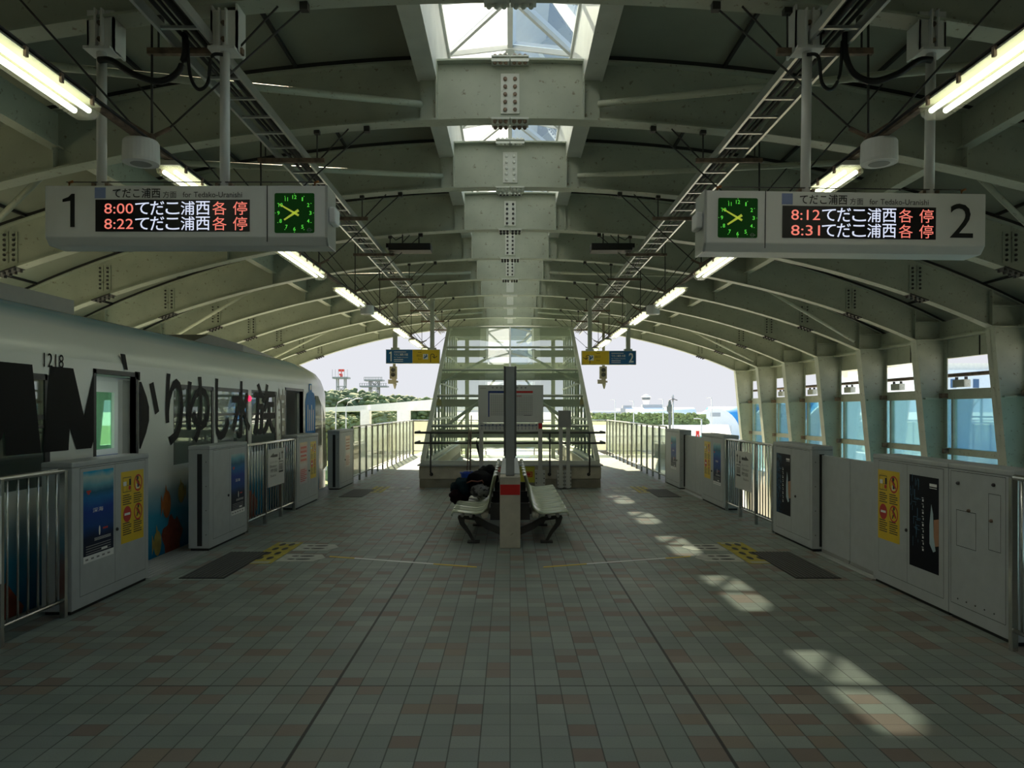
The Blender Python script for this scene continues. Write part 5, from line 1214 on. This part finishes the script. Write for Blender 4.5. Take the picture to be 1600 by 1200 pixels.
MB(t).lathe((x,d,0), [(1.5,PZ(625,d)),(1.75,PZ(621,d))], 16).build('cab_glass', M_('tower_glass', (.10,.13,.17), .2, var=0), t); MB(t).lathe((x,d,0), [(1.9,PZ(621,d)),(1.9,PZ(619.6,d)),(1.1,PZ(618.5,d)),(1.0,PZ(617,d)),(.1,PZ(616,d))], 16).build('roof', bw, t)
d = 260
t = thing('terminal_building', 'long white barrel-roofed terminal behind the hedge', 'building', (PX(1020,d), d, -7))
xa, xb = PX(978,d), PX(1090,d); m = MB(t); arc = [(d+6-8*math.cos(a), -7+9.5*math.sin(a)+ .0) for a in [math.pi*i/16 for i in range(17)]]
m.smooth = True; m.prism(arc, 'x', xa, xb); m.build('barrel_roof', bw, t)
MB(t).prism([(PX(992,d)+4.8*math.cos(a)*.45, -2+5*math.sin(a)-1.2) for a in [math.pi*i/12 for i in range(13)]], 'y', d-3, d).build('porch_arch', bw, t)
for px, w2 in ((984,3),(1024,7)): MB(t).box((PX(px,d)-w2/2,d+5,2.0),(PX(px,d)+w2/2,d+8,3.5 if w2 > 4 else 3.2)).build('roof_plant', bgry, t)
t = thing('low_wing', 'low flat grey and white building at the stair hood end of the terminal', 'building', (PX(950,d), d, -7)); MB(t).box((PX(925,d),d,-7),(PX(971,d),d+20,1.2)).build('wall', bw, t); MB(t).box((PX(925,d),d-.5,.2),(PX(971,d),d+20,.75)).build('window_band', bgry, t); MB(t).box((PX(969,d),d-1,-7),(PX(977,d),d+10,2.2)).build('stair_block', bgry, t)
HL = ['blue vaulted hangar with a white arched end, seen in the open end of the station','blue vaulted hangar seen in the window bays nearest the open end','blue vaulted hangar seen in the middle window bays']
for i, (p0, p1, dd) in enumerate(((1078,1160,240),(1168,1235,200),(1250,1330,170))):
    xa, xb = PX(p0, dd), PX(p1, dd); t = thing('hangar', HL[i], 'hangar', (xa, dd, -7), 'blue vaulted hangars')
    R_ = 9.2 if i == 0 else 10.5
    def vault(r, y0, y1): return [(xa+8+r*math.cos(a), -7+r*math.sin(a)*1.0) for a in [math.pi*k/18 for k in range(19)]]
    hw = 8 if i == 0 else 7.5
    w0 = [(xa+hw+hw*math.cos(a), -7+R_*math.sin(a)) for a in [math.pi*k/18 for k in range(19)]]
    MB(t).prism(w0, 'y', dd, dd+.6).build('end_wall', bw, t)
    m = MB(t); yv = [(dd+8-8*math.cos(a), -5+(R_-1.5)*math.sin(a)) for a in [math.pi*k/18 for k in range(19)]]
    m.smooth = True; m.prism(yv, 'x', xa+hw, xb+14); m.build('vault', hb, t)
    MB(t).box((xa+hw*1.6,dd-.6,-7),(xb+14,dd+.2,-3.2)).build('lower_wall', bw, t)
    for k in range(9): MB(t).box((xa+hw*2+k*1.6,dd-.7,-4.6),(xa+hw*2+k*1.6+.9,dd-.5,-3.6)).build('window', wblue, t)
    MB(t).box((xa+hw-1.5,dd-.1,-.4),(xa+hw+1.5,dd,.8)).build('louvre', bgry, t)
d = 110; t = thing('cream_building', 'cream office block with rows of windows, seen through the window wall', 'building', (PX(1400,d), d, -7)); xa, xb = PX(1372,d), PX(1446,d)
MB(t).box((xa,d,-7),(xb,d+12,PZ(572,d))).build('wall', bcream, t); MB(t).box((xa-.8,d-.8,PZ(572,d)),(xb+.8,d+13,PZ(568,d))).build('parapet', bcream, t)
for r in range(4):
    for k in range(8): MB(t).box((xa+.5+k*.85,d-.05,PZ(582+r*26,d)),(xa+.95+k*.85,d,PZ(577+r*26,d)+.35)).build('window', wblue if r % 2 else bgry, t)
d = 75; t = thing('pale_blue_building', 'large pale blue building with small windows, seen above the equipment cabinet', 'building', (PX(1550,d), d, -7)); xa, xb = PX(1450,d), PX(1760,d)
MB(t).box((xa,d,-7),(xb,d+20,PZ(578,d))).build('wall', pblue, t); MB(t).box((xa+1,d+1.5,PZ(578,d)),(xb,d+20,PZ(566,d))).build('upper_storey', bcream, t)
MB(t).box((xa,d-3,-7),(xb,d,-2.6)).build('lower_block', bw, t)
for k in range(8):
    MB(t).box((xa+2.2+k*2.2,d-.06,PZ(598,d)-.5),(xa+2.75+k*2.2,d,PZ(598,d)+.35)).build('window', wblue, t)
hg = M_('hedge_leaves', (.20,.26,.10), .9, var=.5, scale=1.2, bump=.8)
d = 200; m = MB(); r3 = random.Random(4)
m.box((PX(925,d), d-.4, -2.2), (PX(1103,d), d+1.2, .55))
for k in range(620):
    px = r3.uniform(923, 1106); zz = r3.uniform(-1.7, .75-(max(0, px-1085)*.09)); m.blob((PX(px,d), d-.5+r3.uniform(-.2,.5), zz), (.42,.4,.36), 1, .3, 2.5, k)
o = MB().prism([(8,118),(34,118),(56,197),(56,203),(8,203)], 'z', -2.5, -2.2).build('road_deck', lw); tag(o, 'wide pale road deck stretching in front of the green hedge', 'road')
for k in range(3):
    q = MB(); q.box((11+k*10, 120, -7), (12+k*10, 121, -2.5)); tag(q.build('road_pier', lw), 'pale pier under the edge of the wide road deck, '+('nearest the platform end','middle of three','nearest the window wall')[k], 'pier', 'road deck piers')
tag(m.build('hedge', hg), 'long trimmed green hedge in front of the white terminal', 'hedge', kind='stuff')
lpm = M_('lamp_post_white', (.62,.63,.62), .5, var=.03)
for px, d, py, l in ((961,150,625,'thin lamp post over the hedge nearest the stair hood'),(990,150,627,'thin lamp post in front of the terminal porch'),(1036,150,624,'thin lamp post just before the tall solar lamp'),(1112,130,622,'thin lamp post in front of the blue hangar'),(1096,90,655,'short white post on the pale road')):
    x = PX(px,d); t = thing('lamp_post', l, 'lamp post', (x,d,-7), 'distant lamp posts')
    MB(t).tube([(x,d,-7),(x,d,PZ(py,d))], .09, 8).build('pole', lpm, t); MB(t).tube([(x,d,PZ(py,d)),(x-.4,d,PZ(py,d)+.1),(x-.9,d,PZ(py,d)+.05)], .06, 6).build('arm', lpm, t)
d = 80; x = PX(1051.5,d); t = thing('solar_lamp', 'tall white pole with a fan of dark solar panels on top', 'lamp post', (x,d,-7))
MB(t).tube([(x,d,-7),(x,d,PZ(624,d))], .09, 10).build('pole', lpm, t); m = MB(t)
for q in (-1, 1): m.bar((x,d,PZ(623,d)),(x+q*.42,d,PZ(625.5,d)), .5, .06); 
m.build('solar_panel', M_('solar_dark', (.05,.06,.10), .3, var=0), t); MB(t).lathe((x,d,PZ(623,d)), [(.12,0),(.12,.3),(.04,.42)], 10).build('lantern', bgry, t)
d = 120; x = PX(1046.5,d); t = thing('figure_statue', 'small dark statue on a post beside the tall solar lamp', 'statue', (x,d,-7)); m = MB(t); m.lathe((x,d,-7), [(.25,0),(.22,8.2),(.45,8.5),(.5,9.2),(.25,9.6),(.2,10.0),(.05,10.3)], 10); m.build('column', M_('statue_dark', (.10,.12,.11), .8), t)
d = 60; x = PX(1090,d); t = thing('red_road_sign', 'small red and pale sign rising over the closed farther gate', 'sign', (x,d,-7)); MB(t).tube([(x,d,-7),(x,d,-.2)], .05, 8).build('post', lpm, t); MB(t).box((x-.14,d-.03,-.7),(x+.14,d+.03,.1)).build('plate', red, t); MB(t).box((x-1.0,d,-1.2),(x+1.2,d+.03,-.3)).build('back_panel', M_('sign_teal', (.20,.50,.48), .5), t)
for px, l in ((540,'curved white street lamp beside the viaduct, nearer the train'),(556,'curved white street lamp beside the viaduct, nearer the pier')):
    d = 70; x = PX(px,d); t = thing('street_lamp', l, 'lamp post', (x,d,-7), 'curved street lamps'); MB(t).tube([(x-.9,d,-7),(x-.9,d,1.9),(x-.7,d,2.4),(x,d,2.75),(x+.4,d,2.78)], .05, 8).build('pole', lpm, t); MB(t).box((x+.2,d-.08,2.72),(x+.6,d+.08,2.80)).build('lantern', bgry, t)
